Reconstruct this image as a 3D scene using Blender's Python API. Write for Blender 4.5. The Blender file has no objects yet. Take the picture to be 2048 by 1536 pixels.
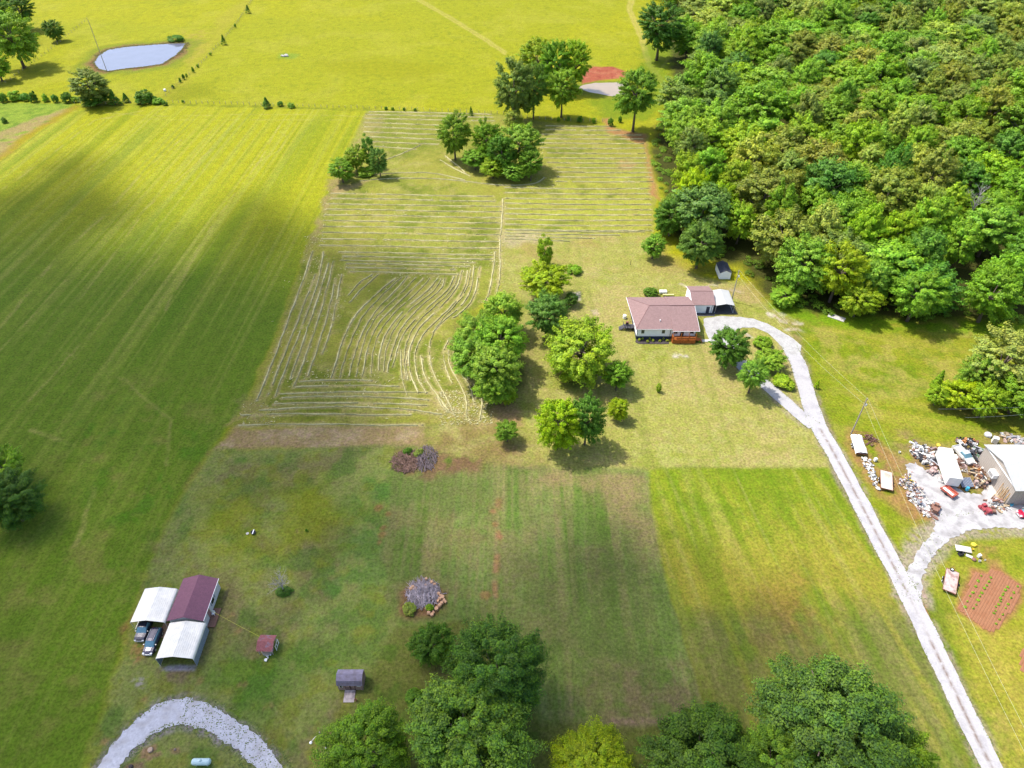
import bpy, math, random
import numpy as np
from mathutils import Vector, Matrix
R = math.radians
D = bpy.data
SC = bpy.context.scene
COL = SC.collection
# ------------------------------------------------------------------ camera, world, sun, exposure
CAM_H = 115.0; PITCH = R(41.7); FPX = 1409.0
cam_d = D.cameras.new('camera'); cam = D.objects.new('camera', cam_d); COL.objects.link(cam)
cam.location = (0, 0, CAM_H); cam.rotation_euler = (R(90) - PITCH, 0, 0)
cam_d.sensor_width = 36; cam_d.lens = 36 * FPX / 2048; cam_d.clip_start = 1; cam_d.clip_end = 12000
SC.camera = cam
SUN_EL = R(60); SUN_AZ = math.atan2(0.43, -0.9)      # direction towards the sun on the ground (left, a little behind)
sdir = Vector((math.cos(SUN_EL) * math.cos(SUN_AZ), math.cos(SUN_EL) * math.sin(SUN_AZ), math.sin(SUN_EL)))
sl = D.lights.new('sun', 'SUN'); sl.energy = 3.3; sl.angle = R(0.53); sl.color = (1.0, 0.95, 0.86)
so = D.objects.new('sun', sl); COL.objects.link(so); so.rotation_euler = sdir.to_track_quat('Z', 'Y').to_euler(); so.location = (0, 0, 300)
w = D.worlds.new('World'); SC.world = w; w.use_nodes = True
nt = w.node_tree; sky = nt.nodes.new('ShaderNodeTexSky'); sky.sky_type = 'NISHITA'; sky.sun_disc = False
sky.sun_elevation = SUN_EL; sky.sun_rotation = math.pi / 2 - SUN_AZ; sky.air_density = 1.0; sky.dust_density = 2.5; sky.ozone_density = 1
nt.links.new(sky.outputs[0], nt.nodes['Background'].inputs[0]); nt.nodes['Background'].inputs[1].default_value = 0.15
SC.view_settings.view_transform = 'Standard'; SC.view_settings.look = 'None'; SC.view_settings.gamma = 1
SC.view_settings.exposure = 1.06
KW = 2.75                                             # white in sun, after exposure
SC.render.engine = 'CYCLES'
SC.cycles.max_bounces = 6; SC.cycles.diffuse_bounces = 3; SC.cycles.glossy_bounces = 2; SC.cycles.transmission_bounces = 3
SC.cycles.use_adaptive_sampling = True; SC.cycles.adaptive_threshold = 0.02
SC.cycles.use_denoising = True

# ------------------------------------------------------------------ helpers
def G(u, v, z=0.0):
    """where the sight line through photo pixel (u,v) meets height z"""
    a = (u - 1024) / FPX; b = (v - 768) / FPX
    fw = math.cos(PITCH) - b * math.sin(PITCH); dn = math.sin(PITCH) + b * math.cos(PITCH)
    t = (CAM_H - z) / dn
    return Vector((a * t, fw * t, z))
def mpp(u, v, z=0.0):                                # metres per photo pixel at that point
    b = (v - 768) / FPX
    return (CAM_H - z) / (math.sin(PITCH) + b * math.cos(PITCH)) / FPX
def s2l(c):
    c = np.asarray(c, float) / 255
    return np.where(c <= .04045, c / 12.92, ((c + .055) / 1.055) ** 2.4)
def alb(r, g, b): return s2l((r, g, b)) / KW         # surface colour that shows as r,g,b in full sun
def tag(o, label=None, cat=None, group=None, kind=None, **k):
    if label: o['label'] = label
    if cat: o['category'] = cat
    if group: o['group'] = group
    if kind: o['kind'] = kind
    return o
def empty(name, loc, rz=0, **k):
    o = D.objects.new(name, None); COL.objects.link(o); o.location = loc; o.rotation_euler = (0, 0, rz); o.empty_display_size = .5
    return tag(o, **k)
def copy_tree(o, parent=None):
    c = o.copy(); COL.objects.link(c)
    if parent is not None: c.parent = parent
    for ch in o.children: copy_tree(ch, c)
    return c
def hashn(ix, iy, seed):
    h = (ix.astype(np.int64) * 374761393 + iy.astype(np.int64) * 668265263 + seed * 1442695041) & 0xffffffff
    h = ((h ^ (h >> 13)) * 1274126177) & 0xffffffff
    h = (h ^ (h >> 16)) & 0xffffff
    return h / float(0xffffff)
def vn(x, y, seed=0):
    ix = np.floor(x); iy = np.floor(y); fx = x - ix; fy = y - iy
    fx = fx * fx * (3 - 2 * fx); fy = fy * fy * (3 - 2 * fy)
    a = hashn(ix, iy, seed); b = hashn(ix + 1, iy, seed); c = hashn(ix, iy + 1, seed); d = hashn(ix + 1, iy + 1, seed)
    return (a * (1 - fx) + b * fx) * (1 - fy) + (c * (1 - fx) + d * fx) * fy
def fbm(x, y, s, seed=0, o=3):
    t = 0; a = .5; n = 0; x = x / s; y = y / s
    for i in range(o):
        t = t + a * vn(x, y, seed + i * 17); n += a; a *= .55; x = x * 2.03 + 5.1; y = y * 2.03 + 9.7
    return t / n
def sst(a, b, x):
    t = np.clip((x - a) / (b - a), 0, 1); return t * t * (3 - 2 * t)

class MB:
    def __init__(s): s.v = []; s.f = []; s.m = []; s.mi = 0
    def add(s, vs, fs):
        n = len(s.v); s.v += [tuple(p) for p in vs]; s.f += [tuple(i + n for i in f) for f in fs]; s.m += [s.mi] * len(fs); return s
    def box(s, x0, y0, z0, x1, y1, z1, M=None):
        vs = [Vector(p) for p in ((x0, y0, z0), (x1, y0, z0), (x1, y1, z0), (x0, y1, z0), (x0, y0, z1), (x1, y0, z1), (x1, y1, z1), (x0, y1, z1))]
        if M is not None: vs = [M @ p for p in vs]
        return s.add(vs, [(0, 3, 2, 1), (4, 5, 6, 7), (0, 1, 5, 4), (1, 2, 6, 5), (2, 3, 7, 6), (3, 0, 4, 7)])
    def prism(s, poly, axis, a, b, M=None):
        """polygon in the two other axes pushed from a to b along axis"""
        n = len(poly); vs = []
        for t in (a, b):
            for p, q in poly:
                vs.append(Vector((t, p, q)) if axis == 'x' else Vector((p, t, q)) if axis == 'y' else Vector((p, q, t)))
        if M is not None: vs = [M @ p for p in vs]
        return s.add(vs, [tuple(range(n))[::-1], tuple(range(n, 2 * n))] + [(i, (i + 1) % n, n + (i + 1) % n, n + i) for i in range(n)])
    def tube(s, pts, rs, n=8, cap=True):
        pts = [Vector(p) for p in pts]
        if not hasattr(rs, '__len__'): rs = [rs] * len(pts)
        vs = []
        for i, p in enumerate(pts):
            d = (pts[min(i + 1, len(pts) - 1)] - pts[max(i - 1, 0)]).normalized()
            a = d.orthogonal().normalized() if abs(d.z) > .9 else d.cross(Vector((0, 0, 1))).normalized()
            b = d.cross(a)
            for k in range(n):
                t = 2 * math.pi * k / n; vs.append(p + (a * math.cos(t) + b * math.sin(t)) * rs[i])
        fs = [(i * n + k, i * n + (k + 1) % n, (i + 1) * n + (k + 1) % n, (i + 1) * n + k) for i in range(len(pts) - 1) for k in range(n)]
        if cap: fs += [tuple(range(n))[::-1], tuple(range((len(pts) - 1) * n, len(pts) * n))]
        return s.add(vs, fs)
    def lathe(s, prof, n=16, M=None):
        vs = []
        for r, z in prof:
            for k in range(n):
                t = 2 * math.pi * k / n; vs.append(Vector((r * math.cos(t), r * math.sin(t), z)))
        if M is not None: vs = [M @ p for p in vs]
        m = len(prof)
        fs = [(i * n + k, i * n + (k + 1) % n, (i + 1) * n + (k + 1) % n, (i + 1) * n + k) for i in range(m - 1) for k in range(n)]
        fs += [tuple(range(n))[::-1], tuple(range((m - 1) * n, m * n))]
        return s.add(vs, fs)
    def rock(s, c, rx, ry, rz, rnd, M=None):
        n = 7; vs = []; prof = [(-.9, .35), (-.45, .9), (.1, 1), (.6, .75), (.95, .3)]
        for z, r in prof:
            for k in range(n):
                t = 2 * math.pi * k / n + z; q = r * rnd.uniform(.75, 1.15)
                vs.append(Vector((c[0] + rx * q * math.cos(t), c[1] + ry * q * math.sin(t), c[2] + rz * (z + rnd.uniform(-.12, .12)))))
        fs = [(i * n + k, i * n + (k + 1) % n, (i + 1) * n + (k + 1) % n, (i + 1) * n + k) for i in range(4) for k in range(n)]
        fs += [tuple(range(n))[::-1], tuple(range(4 * n, 5 * n))]
        return s.add(vs, fs)
    def mesh(s, name, mats, bevel=0, smooth=False):
        me = D.meshes.new(name); me.from_pydata(s.v, [], s.f)
        for m in (mats if isinstance(mats, (list, tuple)) else [mats]): me.materials.append(m)
        me.polygons.foreach_set('material_index', s.m)
        if smooth: me.polygons.foreach_set('use_smooth', [True] * len(s.f))
        me.update(); return me
    def build(s, name, mats, parent=None, loc=(0, 0, 0), rz=0, bevel=0, smooth=False, **k):
        o = D.objects.new(name, s.mesh(name, mats, bevel, smooth)); COL.objects.link(o); o.location = loc; o.rotation_euler = (0, 0, rz)
        if parent is not None: o.parent = parent
        if bevel:
            b = o.modifiers.new('b', 'BEVEL'); b.width = bevel; b.segments = 2; b.limit_method = 'ANGLE'
        return tag(o, **k)

# ------------------------------------------------------------------ materials
def mat(name, rgb, rough=.7, metal=0, spec=.3, noise=0.18, scale=3.0, rgb2=None, n2scale=None, n2lo=.5, n2hi=.65, bump=0, alpha=None, coord='pos'):
    m = D.materials.new(name); m.use_nodes = True; t = m.node_tree; N = t.nodes; L = t.links
    p = N['Principled BSDF']; p.inputs['Roughness'].default_value = rough; p.inputs['Metallic'].default_value = metal
    p.inputs['Specular IOR Level'].default_value = spec
    tc = N.new('ShaderNodeTexCoord'); out = tc.outputs['Object']
    n = N.new('ShaderNodeTexNoise'); n.inputs['Scale'].default_value = scale; n.inputs['Detail'].default_value = 6; n.inputs['Roughness'].default_value = .65
    L.new(out, n.inputs['Vector'])
    mr = N.new('ShaderNodeMapRange'); mr.inputs[1].default_value = .3; mr.inputs[2].default_value = .7; mr.inputs[3].default_value = 1 - noise; mr.inputs[4].default_value = 1 + noise
    L.new(n.outputs['Fac'], mr.inputs[0])
    c = N.new('ShaderNodeRGB'); c.outputs[0].default_value = (*rgb, 1); col = c.outputs[0]
    if rgb2 is not None:
        n2 = N.new('ShaderNodeTexNoise'); n2.inputs['Scale'].default_value = n2scale or scale * .4; n2.inputs['Detail'].default_value = 5
        L.new(out, n2.inputs['Vector'])
        r2 = N.new('ShaderNodeMapRange'); r2.inputs[1].default_value = n2lo; r2.inputs[2].default_value = n2hi; L.new(n2.outputs['Fac'], r2.inputs[0])
        mx = N.new('ShaderNodeMixRGB'); mx.inputs[2].default_value = (*rgb2, 1); L.new(r2.outputs[0], mx.inputs[0]); L.new(col, mx.inputs[1]); col = mx.outputs[0]
    vm = N.new('ShaderNodeVectorMath'); vm.operation = 'SCALE'; L.new(col, vm.inputs[0]); L.new(mr.outputs[0], vm.inputs['Scale'])
    L.new(vm.outputs[0], p.inputs['Base Color'])
    if bump:
        b = N.new('ShaderNodeBump'); b.inputs['Strength'].default_value = 1; b.inputs['Distance'].default_value = bump; L.new(n.outputs['Fac'], b.inputs['Height']); L.new(b.outputs[0], p.inputs['Normal'])
    return m
def leafmat(name, transl=.36):
    m = D.materials.new(name); m.use_nodes = True; t = m.node_tree; N = t.nodes; L = t.links
    p = N['Principled BSDF']; p.inputs['Roughness'].default_value = .55; p.inputs['Specular IOR Level'].default_value = .25
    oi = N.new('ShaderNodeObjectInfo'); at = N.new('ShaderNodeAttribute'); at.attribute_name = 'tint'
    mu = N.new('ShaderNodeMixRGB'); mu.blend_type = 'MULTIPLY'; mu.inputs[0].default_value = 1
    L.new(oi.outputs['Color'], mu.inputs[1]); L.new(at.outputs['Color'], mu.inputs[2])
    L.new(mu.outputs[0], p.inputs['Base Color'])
    tr = N.new('ShaderNodeBsdfTranslucent'); g = N.new('ShaderNodeMixRGB'); g.blend_type = 'MULTIPLY'; g.inputs[0].default_value = 1; g.inputs[2].default_value = (1.25, 1.2, .6, 1)
    L.new(mu.outputs[0], g.inputs[1]); L.new(g.outputs[0], tr.inputs['Color'])
    ms = N.new('ShaderNodeMixShader'); ms.inputs[0].default_value = transl
    L.new(p.outputs[0], ms.inputs[1]); L.new(tr.outputs[0], ms.inputs[2]); L.new(ms.outputs[0], N['Material Output'].inputs[0])
    return m
def objcolmat(name, rough=.6, metal=0, noise=.25):
    m = mat(name, (1, 1, 1), rough, metal, noise=noise, scale=4); N = m.node_tree.nodes; L = m.node_tree.links
    oi = N.new('ShaderNodeObjectInfo'); vm = [n for n in N if n.type == 'VECT_MATH'][0]
    L.new(oi.outputs['Color'], vm.inputs[0]); return m
LEAF = leafmat('leaf'); ANY = objcolmat('painted_object'); ANYM = objcolmat('metal_object', .45, .3)
BARK = mat('bark', (.13, .10, .075), .9, noise=.35, scale=6, bump=.03)
DEADW = mat('dead_wood', (.34, .31, .29), .9, noise=.3, scale=5)
WOODG = mat('pole_wood', (.30, .26, .22), .85, noise=.25, scale=4)
WHITE = mat('white_siding', (.84, .84, .83), .55, noise=.05, scale=1)
TRIMW = mat('white_trim', (.8, .8, .8), .5, noise=.03)
DARK = mat('dark_trim', (.025, .028, .035), .6)
GLASS = mat('window_glass', (.03, .04, .05), .08, spec=.8, noise=.1)
CARGLASS = mat('car_glass', (.08, .19, .25), .06, spec=.9, noise=.1)  # light-blue reflection is put into the glass colour
RUBBER = mat('rubber', (.02, .02, .022), .85)
STEEL = mat('steel', (.55, .56, .58), .4, .6)
RUST = mat('rusty_iron', (.24, .09, .05), .85, noise=.4, scale=3, rgb2=(.12, .06, .04))
CONC = mat('concrete', (.42, .40, .37), .85, noise=.12, scale=2)

# ------------------------------------------------------------------ ground
def axis_lines(lo, hi, segs):
    out = [lo]; p = lo
    for end, st in segs:
        while p < end: p += st(p) if callable(st) else st; out.append(p)
    return np.array(out)
xs_half = []
p = 0.0
while p < 84: xs_half.append(p); p += .27
while p < 380: xs_half.append(p); p += .27 + (p - 84) * .0035
while p < 6000: xs_half.append(p); p *= 1.25
xh = np.array(xs_half); gx = np.concatenate([-xh[:0:-1], xh])
ys = []
p = -4000.0
while p < 20: ys.append(p); p += max(8, -p * .3)
p = 22.0
while p < 560: ys.append(p); p += .23 + max(0, p - 60) * .0032
while p < 7000: ys.append(p); p *= 1.2
gy = np.array(ys)
NX, NY = len(gx), len(gy)
X, Y = np.meshgrid(gx, gy); X = X.ravel(); Y = Y.ravel()
fz = Y * math.cos(PITCH) + CAM_H * math.sin(PITCH)
fzs = np.where(fz > 5, fz, 5)
U = 1024 + FPX * X / fzs; V = 768 - FPX * (Y * math.sin(PITCH) - CAM_H * math.cos(PITCH)) / fzs
C = np.tile(alb(188, 192, 30), (len(X), 1))
def wpts(px): return np.array([G(u, v)[:2] for u, v in px])
WX = (fbm(X, Y, 5, 101, 3) - .5); WY = (fbm(X, Y, 5, 202, 3) - .5)
def segdist(x, y, P, closed):
    d = np.full(len(x), 1e9); n = len(P)
    for i in range(n if closed else n - 1):
        ax, ay = P[i]; bx, by = P[(i + 1) % n]; dx, dy = bx - ax, by - ay
        t = np.clip(((x - ax) * dx + (y - ay) * dy) / (dx * dx + dy * dy + 1e-9), 0, 1)
        d = np.minimum(d, (x - ax - t * dx) ** 2 + (y - ay - t * dy) ** 2)
    return np.sqrt(d)
def inside(x, y, P):
    r = np.zeros(len(x), bool); n = len(P)
    for i in range(n):
        ax, ay = P[i]; bx, by = P[(i + 1) % n]
        if ay == by: continue
        c = (ay > y) != (by > y)
        r ^= c & (x < (bx - ax) * (y - ay) / (by - ay) + ax)
    return r
def region(px, soft=1.0, warp=1.0, world=False):
    P = np.array(px, float) if world else wpts(px)
    m = soft + warp + 1
    idx = np.where((X > P[:, 0].min() - m) & (X < P[:, 0].max() + m) & (Y > P[:, 1].min() - m) & (Y < P[:, 1].max() + m))[0]
    x = X[idx] + WX[idx] * warp * 2; y = Y[idx] + WY[idx] * warp * 2
    d = segdist(x, y, P, True); ins = inside(x, y, P); sd = np.where(ins, d, -d)
    return idx, sst(-soft, soft, sd)
def stroke(px, width, soft=.4, warp=.5):
    P = wpts(px); m = width + soft + warp + 1
    idx = np.where((X > P[:, 0].min() - m) & (X < P[:, 0].max() + m) & (Y > P[:, 1].min() - m) & (Y < P[:, 1].max() + m))[0]
    x = X[idx] + WX[idx] * warp * 2; y = Y[idx] + WY[idx] * warp * 2
    return idx, 1 - sst(width / 2 - soft, width / 2 + soft, segdist(x, y, P, False))
def paint(im, rgb, op=1.0, noise=None, raw=False):
    idx, m = im; c = np.asarray(rgb) if raw else alb(*rgb)
    m = m * op
    if noise is not None:
        s, lo, hi, sd = noise; m = m * sst(lo, hi, fbm(X[idx], Y[idx], s, sd, 4))
    C[idx] = C[idx] * (1 - m[:, None]) + c * m[:, None]
# base noise over everything
n1 = fbm(X, Y, 60, 1, 4); n2 = fbm(X, Y, 14, 2, 4); n3 = fbm(X, Y, 3.5, 3, 4)
def mixall(mask, rgb): 
    C[:] = C * (1 - mask[:, None]) + alb(*rgb) * mask[:, None]
low = sst(560, 700, V) * sst(560, 700, U) * (fz > 5)
mixall(low, (138, 146, 66)); mixall(low * sst(.5, .75, n2) * .6, (150, 136, 88)); mixall(low * sst(.55, .75, n3) * .6, (100, 140, 40))
hi = 1 - low
mixall(hi * sst(.45, .7, n1) * .6, (202, 200, 18)); mixall(hi * sst(.62, .75, fbm(X, Y, 2.2, 95, 2)) * .35, (150, 158, 24)); mixall(hi * sst(.5, .75, n2) * .35, (208, 205, 70)); mixall(hi * sst(.58, .8, n3) * .35, (150, 165, 30))
FIELD = [(-900, 700), (-300, 480), (0, 315), (60, 270), (150, 222), (240, 208), (500, 212), (735, 222), (700, 290), (665, 360), (640, 430), (610, 500), (560, 650), (480, 830), (420, 905), (350, 1010), (300, 1120), (255, 1260), (150, 1600), (-100, 1900), (-600, 1900)]
idx, m = region(FIELD, 1.2, .6)
paint((idx, m), (196, 198, 32))
# greener low down, where the cloud's shade is also put into the colour
gr = sst(300, 620, V[idx] - .12 * (U[idx] - 300)) * m; paint((idx, gr), (126, 158, 42), .97)
xs_ = X[idx] - .035 * Y[idx]
for wdt, sd, op, col in ((2.6, 5, .42, (196, 204, 80)), (1.3, 6, .36, (205, 205, 100)), (5.5, 7, .5, (104, 150, 24)), (.8, 8, .38, (112, 142, 22)), (.9, 58, .4, (208, 208, 100)), (1.9, 59, .3, (100, 140, 20))):
    st = vn(xs_ / wdt, Y[idx] / 90, sd); st = sst(.6, .9, st) * m
    paint((idx, (.45 + .55 * sst(1000, 450, V[idx])) * st * (.4 + .6 * fbm(X[idx], Y[idx], 25, 60 + sd, 3)) * (1 if V is None else 1)), col, op)
for pts, wd in (([(0, 382), (90, 318), (190, 240), (300, 218)], 1.0), ([(0, 655), (110, 520), (215, 425), (300, 330), (360, 280)], 1.0), ([(0, 700), (130, 560)], .6),
                ([(160, 600), (290, 420), (420, 300)], .7), ([(330, 620), (430, 440), (520, 320), (560, 250)], .8), ([(60, 800), (250, 590), (330, 500)], .6),
                ([(140, 222), (330, 232), (560, 228), (730, 232)], .8), ([(200, 236), (420, 240), (690, 240)], .7), ([(560, 262), (575, 275), (560, 300), (505, 330)], .5),
                ([(120, 700), (250, 760), (340, 840), (330, 930)], .6), ([(60, 860), (150, 890), (190, 980), (150, 1090)], 1.2)):
    paint(stroke(pts, wd, .4, .6), (210, 200, 110), .45, (6, .3, .6, 44))
# mottled weeds low on the left
paint(region([(60, 780), (380, 760), (440, 900), (340, 1080), (200, 1500), (-50, 1500), (-50, 1100), (160, 1050)], 8, 5), (170, 165, 80), .55, (5, .5, .75, 9))
paint(region([(150, 820), (420, 820), (400, 950), (300, 1200), (200, 1100)], 8, 5), (90, 150, 25), .6, (4, .5, .7, 10))
# rough patch, upper left
paint(region([(-200, 205), (140, 206), (148, 216), (60, 265), (0, 312), (-300, 470)], 1.5, 1.5), (165, 190, 60), 1)
paint(region([(-200, 205), (140, 206), (148, 216), (60, 265), (0, 312), (-300, 470)], 1.5, 1.5), (110, 150, 40), .6, (2.5, .5, .7, 11))
paint(region([(130, 218), (148, 216), (60, 268), (0, 315), (-250, 470), (-300, 420), (-60, 290), (60, 240)], 2, 3), (196, 172, 110), .9, (4, .25, .5, 12))
paint(stroke([(150, 214), (60, 268), (0, 315), (-200, 440)], 4, 1.5, 1.5), (190, 165, 30), .7)
# hay field
HAY = [(735, 222), (985, 226), (1100, 246), (1215, 252), (1295, 270), (1310, 380), (1305, 470), (1060, 465), (1010, 480), (995, 590), (905, 640), (900, 720), (940, 790), (985, 830), (850, 850), (450, 855), (480, 830), (560, 650), (610, 500), (640, 430), (665, 360), (700, 290)]
idx, m = region(HAY, .8, 1.0)
paint((idx, m), (170, 175, 68))
paint((idx, m * sst(560, 420, V[idx])), (186, 188, 78), .7)
paint((idx, m), (186, 182, 75), .7, (16, .4, .65, 13)); paint((idx, m), (120, 140, 35), .65, (11, .45, .7, 14)); paint((idx, m), (200, 190, 110), .5, (3, .5, .75, 15))
paint(region([(1010, 360), (1305, 340), (1300, 470), (1010, 470)], 4, 4), (202, 204, 78), .75, (5, .3, .6, 19))
paint(region([(740, 225), (985, 230), (970, 300), (740, 300)], 3, 3), (150, 162, 50), .5)
paint(region([(655, 350), (690, 360), (655, 420), (640, 480), (612, 500), (640, 430)], 1.5, 1.5), (185, 165, 105), .8, (3, .3, .55, 16))
paint(region([(660, 375), (740, 362), (700, 380), (668, 390)], 1.5, 1.5), (205, 178, 120), .8)
paint(region([(735, 225), (775, 225), (740, 300), (705, 290)], 2, 2), (196, 178, 110), .6, (3, .3, .6, 17))
for pts in ([(1005, 400), (1003, 470), (1000, 560)], [(1012, 440), (1010, 560), (1020, 620)]): paint(stroke(pts, 2.4, 1, 1), (205, 192, 120), .7, (3, .3, .6, 18))
paint(region([(1240, 320), (1275, 325), (1270, 340), (1235, 338)], 1.5, 2), (200, 165, 110), .7)
# strip of bare cut stubble
paint(region([(470, 857), (850, 850), (855, 892), (430, 898)], 1, .8), (198, 172, 116), 1); paint(region([(470, 857), (850, 850), (855, 892), (430, 898)], 1, .8), (222, 198, 150), .6, (4, .45, .7, 20))
paint(stroke([(490, 850), (425, 900), (370, 980), (310, 1100)], 2.0, 1, 1), (178, 152, 90), .5, (5, .3, .6, 21))
# meadow below with burn ring
LAWN = [(430, 898), (860, 890), (780, 940), (770, 1100), (790, 1250), (700, 1420), (620, 1600), (150, 1600), (255, 1260), (300, 1120), (350, 1010)]
idx, m = region(LAWN, 1.0, 1.0); paint((idx, m), (164, 174, 90), 1)
paint((idx, m), (152, 138, 92), .7, (9, .5, .68, 22)); paint((idx, m), (100, 144, 48), .6, (6, .5, .68, 23)); paint((idx, m), (160, 165, 50), .5, (3, .5, .7, 24))
paint(region([(420, 960), (600, 950), (700, 1010), (640, 1130), (480, 1150), (420, 1080)], 6, 5), (158, 168, 36), .75, (8, .25, .6, 25))
paint(region([(700, 980), (780, 940), (790, 1060), (770, 1170), (650, 1250), (600, 1290), (640, 1150), (690, 1060)], 4, 4), (96, 156, 56), .55, (3, .35, .6, 26))
paint(region([(450, 1290), (600, 1230), (640, 1330), (560, 1450), (440, 1420), (400, 1360)], 4, 4), (98, 150, 40), .6, (4, .3, .6, 27))
paint(region([(300, 1100), (420, 1090), (560, 1200), (700, 1260), (640, 1300), (520, 1230)], 4, 4), (146, 130, 92), .6, (5, .35, .6, 28))
# striped paddock in the middle
PAD = [(780, 940), (1000, 925), (1295, 935), (1310, 1060), (1330, 1150), (1420, 1430), (1390, 1450), (1080, 1440), (1000, 1240), (795, 1250), (770, 1100)]
idx, m = region(PAD, 1.0, 1.2); paint((idx, m), (150, 176, 84), 1)
for wdt, sd, op, col in ((1.6, 31, .45, (182, 172, 104)), (2.3, 32, .65, (118, 152, 52)), (.8, 33, .45, (185, 168, 112)), (.55, 37, .35, (196, 180, 118)), (.6, 38, .35, (100, 138, 40)), (4, 34, .5, (126, 148, 62))):
    st = vn((X[idx] - .0 * Y[idx]) / wdt, Y[idx] / 25, sd); paint((idx, m * sst(.5, .85, st)), col, op)
paint((idx, m), (130, 150, 72), .55, (12, .45, .65, 35)); paint((idx, m), (178, 156, 108), .4, (8, .5, .7, 36))
paint(region([(1080, 930), (1295, 937), (1330, 1120), (1290, 1130), (1200, 980), (1060, 970)], 4, 4), (188, 162, 112), .7, (6, .2, .55, 37))
paint(region([(1080, 1130), (1250, 1080), (1330, 1200), (1250, 1400), (1100, 1330)], 8, 5), (118, 132, 66), .6)
paint(region([(1180, 1330), (1380, 1320), (1390, 1440), (1180, 1448)], 2.5, 3), (178, 152, 112), .6, (4, .3, .6, 38))
paint(region([(1225, 1436), (1390, 1436), (1390, 1450), (1225, 1450)], .6, .6), (190, 160, 128), .7)
paint(stroke([(996, 1000), (995, 1100), (990, 1200)], 1.2, .5, .6), (205, 150, 105), .7, (3, .35, .6, 39))
paint(region([(790, 1000), (1000, 990), (990, 1230), (800, 1240)], 3, 3), (168, 150, 92), .4, (4, .4, .65, 40))
for u, v, r in ((755, 1018, 1.0), (765, 1058, .7), (775, 1030, .6), (765, 1072, .9), (758, 1085, .5), (968, 1190, 1.2), (985, 1020, .8), (990, 1048, .7), (1000, 1075, .6)):
    g = G(u, v); paint(region([(g.x + r * math.cos(k), g.y + r * math.sin(k)) for k in range(6)], .4, .6, True), (196, 135, 92), .6)
# yard of the house
YARD = [(1010, 480), (1060, 466), (1305, 472), (1330, 520), (1420, 560), (1480, 560), (1560, 640), (1600, 700), (1640, 850), (1655, 935), (1295, 935), (1000, 925), (850, 895), (850, 855), (985, 835), (1060, 760), (1030, 640), (1000, 590)]
idx, m = region(YARD, 1.5, 1.5); paint((idx, m), (194, 192, 96), 1)
paint((idx, m), (212, 194, 122), .6, (10, .42, .66, 41)); paint((idx, m), (166, 178, 60), .55, (7, .5, .7, 42)); paint((idx, m), (205, 204, 118), .5, (2.2, .5, .7, 43))
st = vn(X[idx] / 1.4, Y[idx] / 40, 77); paint((idx, m * sst(.55, .9, st)), (160, 172, 70), .4)
st = vn(X[idx] / 60, Y[idx] / 1.6, 78); paint((idx, m * sst(.55, .9, st)), (206, 198, 110), .35)
paint(region([(1010, 475), (1300, 480), (1400, 540), (1240, 545), (1120, 520), (1020, 520)], 5, 4), (198, 176, 100), .7, (8, .25, .6, 45))
paint(region([(1000, 462), (1090, 466), (1080, 486), (1015, 490)], 2.5, 3), (214, 200, 150), .8)
paint(region([(850, 850), (1000, 835), (1040, 880), (1000, 925), (850, 930)], 4, 4), (168, 146, 84), .8, (5, .25, .55, 46))
paint(region([(985, 815), (1010, 800), (1040, 825), (1030, 850), (1000, 850)], 1.5, 2), (205, 168, 118), .8)
paint(region([(1000, 880), (1060, 890), (1080, 925), (1000, 925)], 3, 3), (186, 150, 104), .6, (3, .3, .6, 47))
paint(region([(1140, 585), (1158, 583), (1164, 600), (1148, 603)], .5, .6), (232, 222, 190), .95)
paint(region([(1180, 620), (1195, 616), (1198, 628), (1184, 630)], .5, 1), (225, 205, 165), .7)
paint(region([(1120, 640), (1050, 620), (1040, 700), (1060, 760), (1080, 700)], 2, 2), (186, 176, 100), .6)
for pts, o in (([(1535, 628), (1560, 638), (1585, 645)], .95), ([(1550, 622), (1572, 636), (1600, 648)], .8), ([(1575, 659), (1610, 661)], .9), ([(1470, 582), (1488, 587)], .9), ([(1360, 568), (1380, 575), (1440, 572)], .45), ([(1490, 668), (1500, 672)], .7), ([(1355, 712), (1370, 714)], .9)):
    paint(stroke(pts, 1.5, .5, 1.4), (238, 228, 200), o, (1.6, .3, .5, 48))
paint(region([(1440, 590), (1500, 560), (1600, 655), (1640, 720), (1600, 700), (1560, 640), (1500, 600)], 2, 3), (205, 180, 118), .6, (3, .3, .55, 49))
paint(stroke([(1316, 705), (1322, 740), (1318, 790)], .8, .4, .5), (160, 165, 60), .5)
# green paddock by the drive
GRN = [(1297, 937), (1655, 935), (1720, 1050), (1800, 1200), (1900, 1400), (1960, 1600), (1400, 1600), (1420, 1430), (1330, 1150), (1312, 1060)]
idx, m = region(GRN, .7, .6); paint((idx, m), (162, 178, 44), 1)
lo = sst(980, 1150, V[idx] + 60 * (n2[idx] - .5)); paint((idx, m * lo), (186, 178, 66), .85)
lo = sst(1180, 1260, V[idx] + 50 * (n2[idx] - .5)); paint((idx, m * lo), (140, 146, 74), .9)
rot = X[idx] + .12 * Y[idx]
for wdt, sd, op, col in ((1.7, 51, .5, (192, 186, 70)), (2.4, 52, .5, (118, 156, 20)), (.8, 53, .3, (205, 196, 110))):
    st = vn(rot / wdt, Y[idx] / 22, sd); paint((idx, m * sst(.55, .9, st)), col, op)
paint((idx, m), (126, 160, 30), .45, (5, .5, .7, 54))
paint(region([(1500, 1170), (1620, 1150), (1700, 1250), (1640, 1310), (1540, 1290)], 5, 5), (184, 138, 72), .45, (5, .3, .6, 55))
paint(region([(1430, 1240), (1540, 1200), (1600, 1300), (1480, 1330)], 4, 4), (146, 130, 84), .5, (5, .35, .6, 56))
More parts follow.
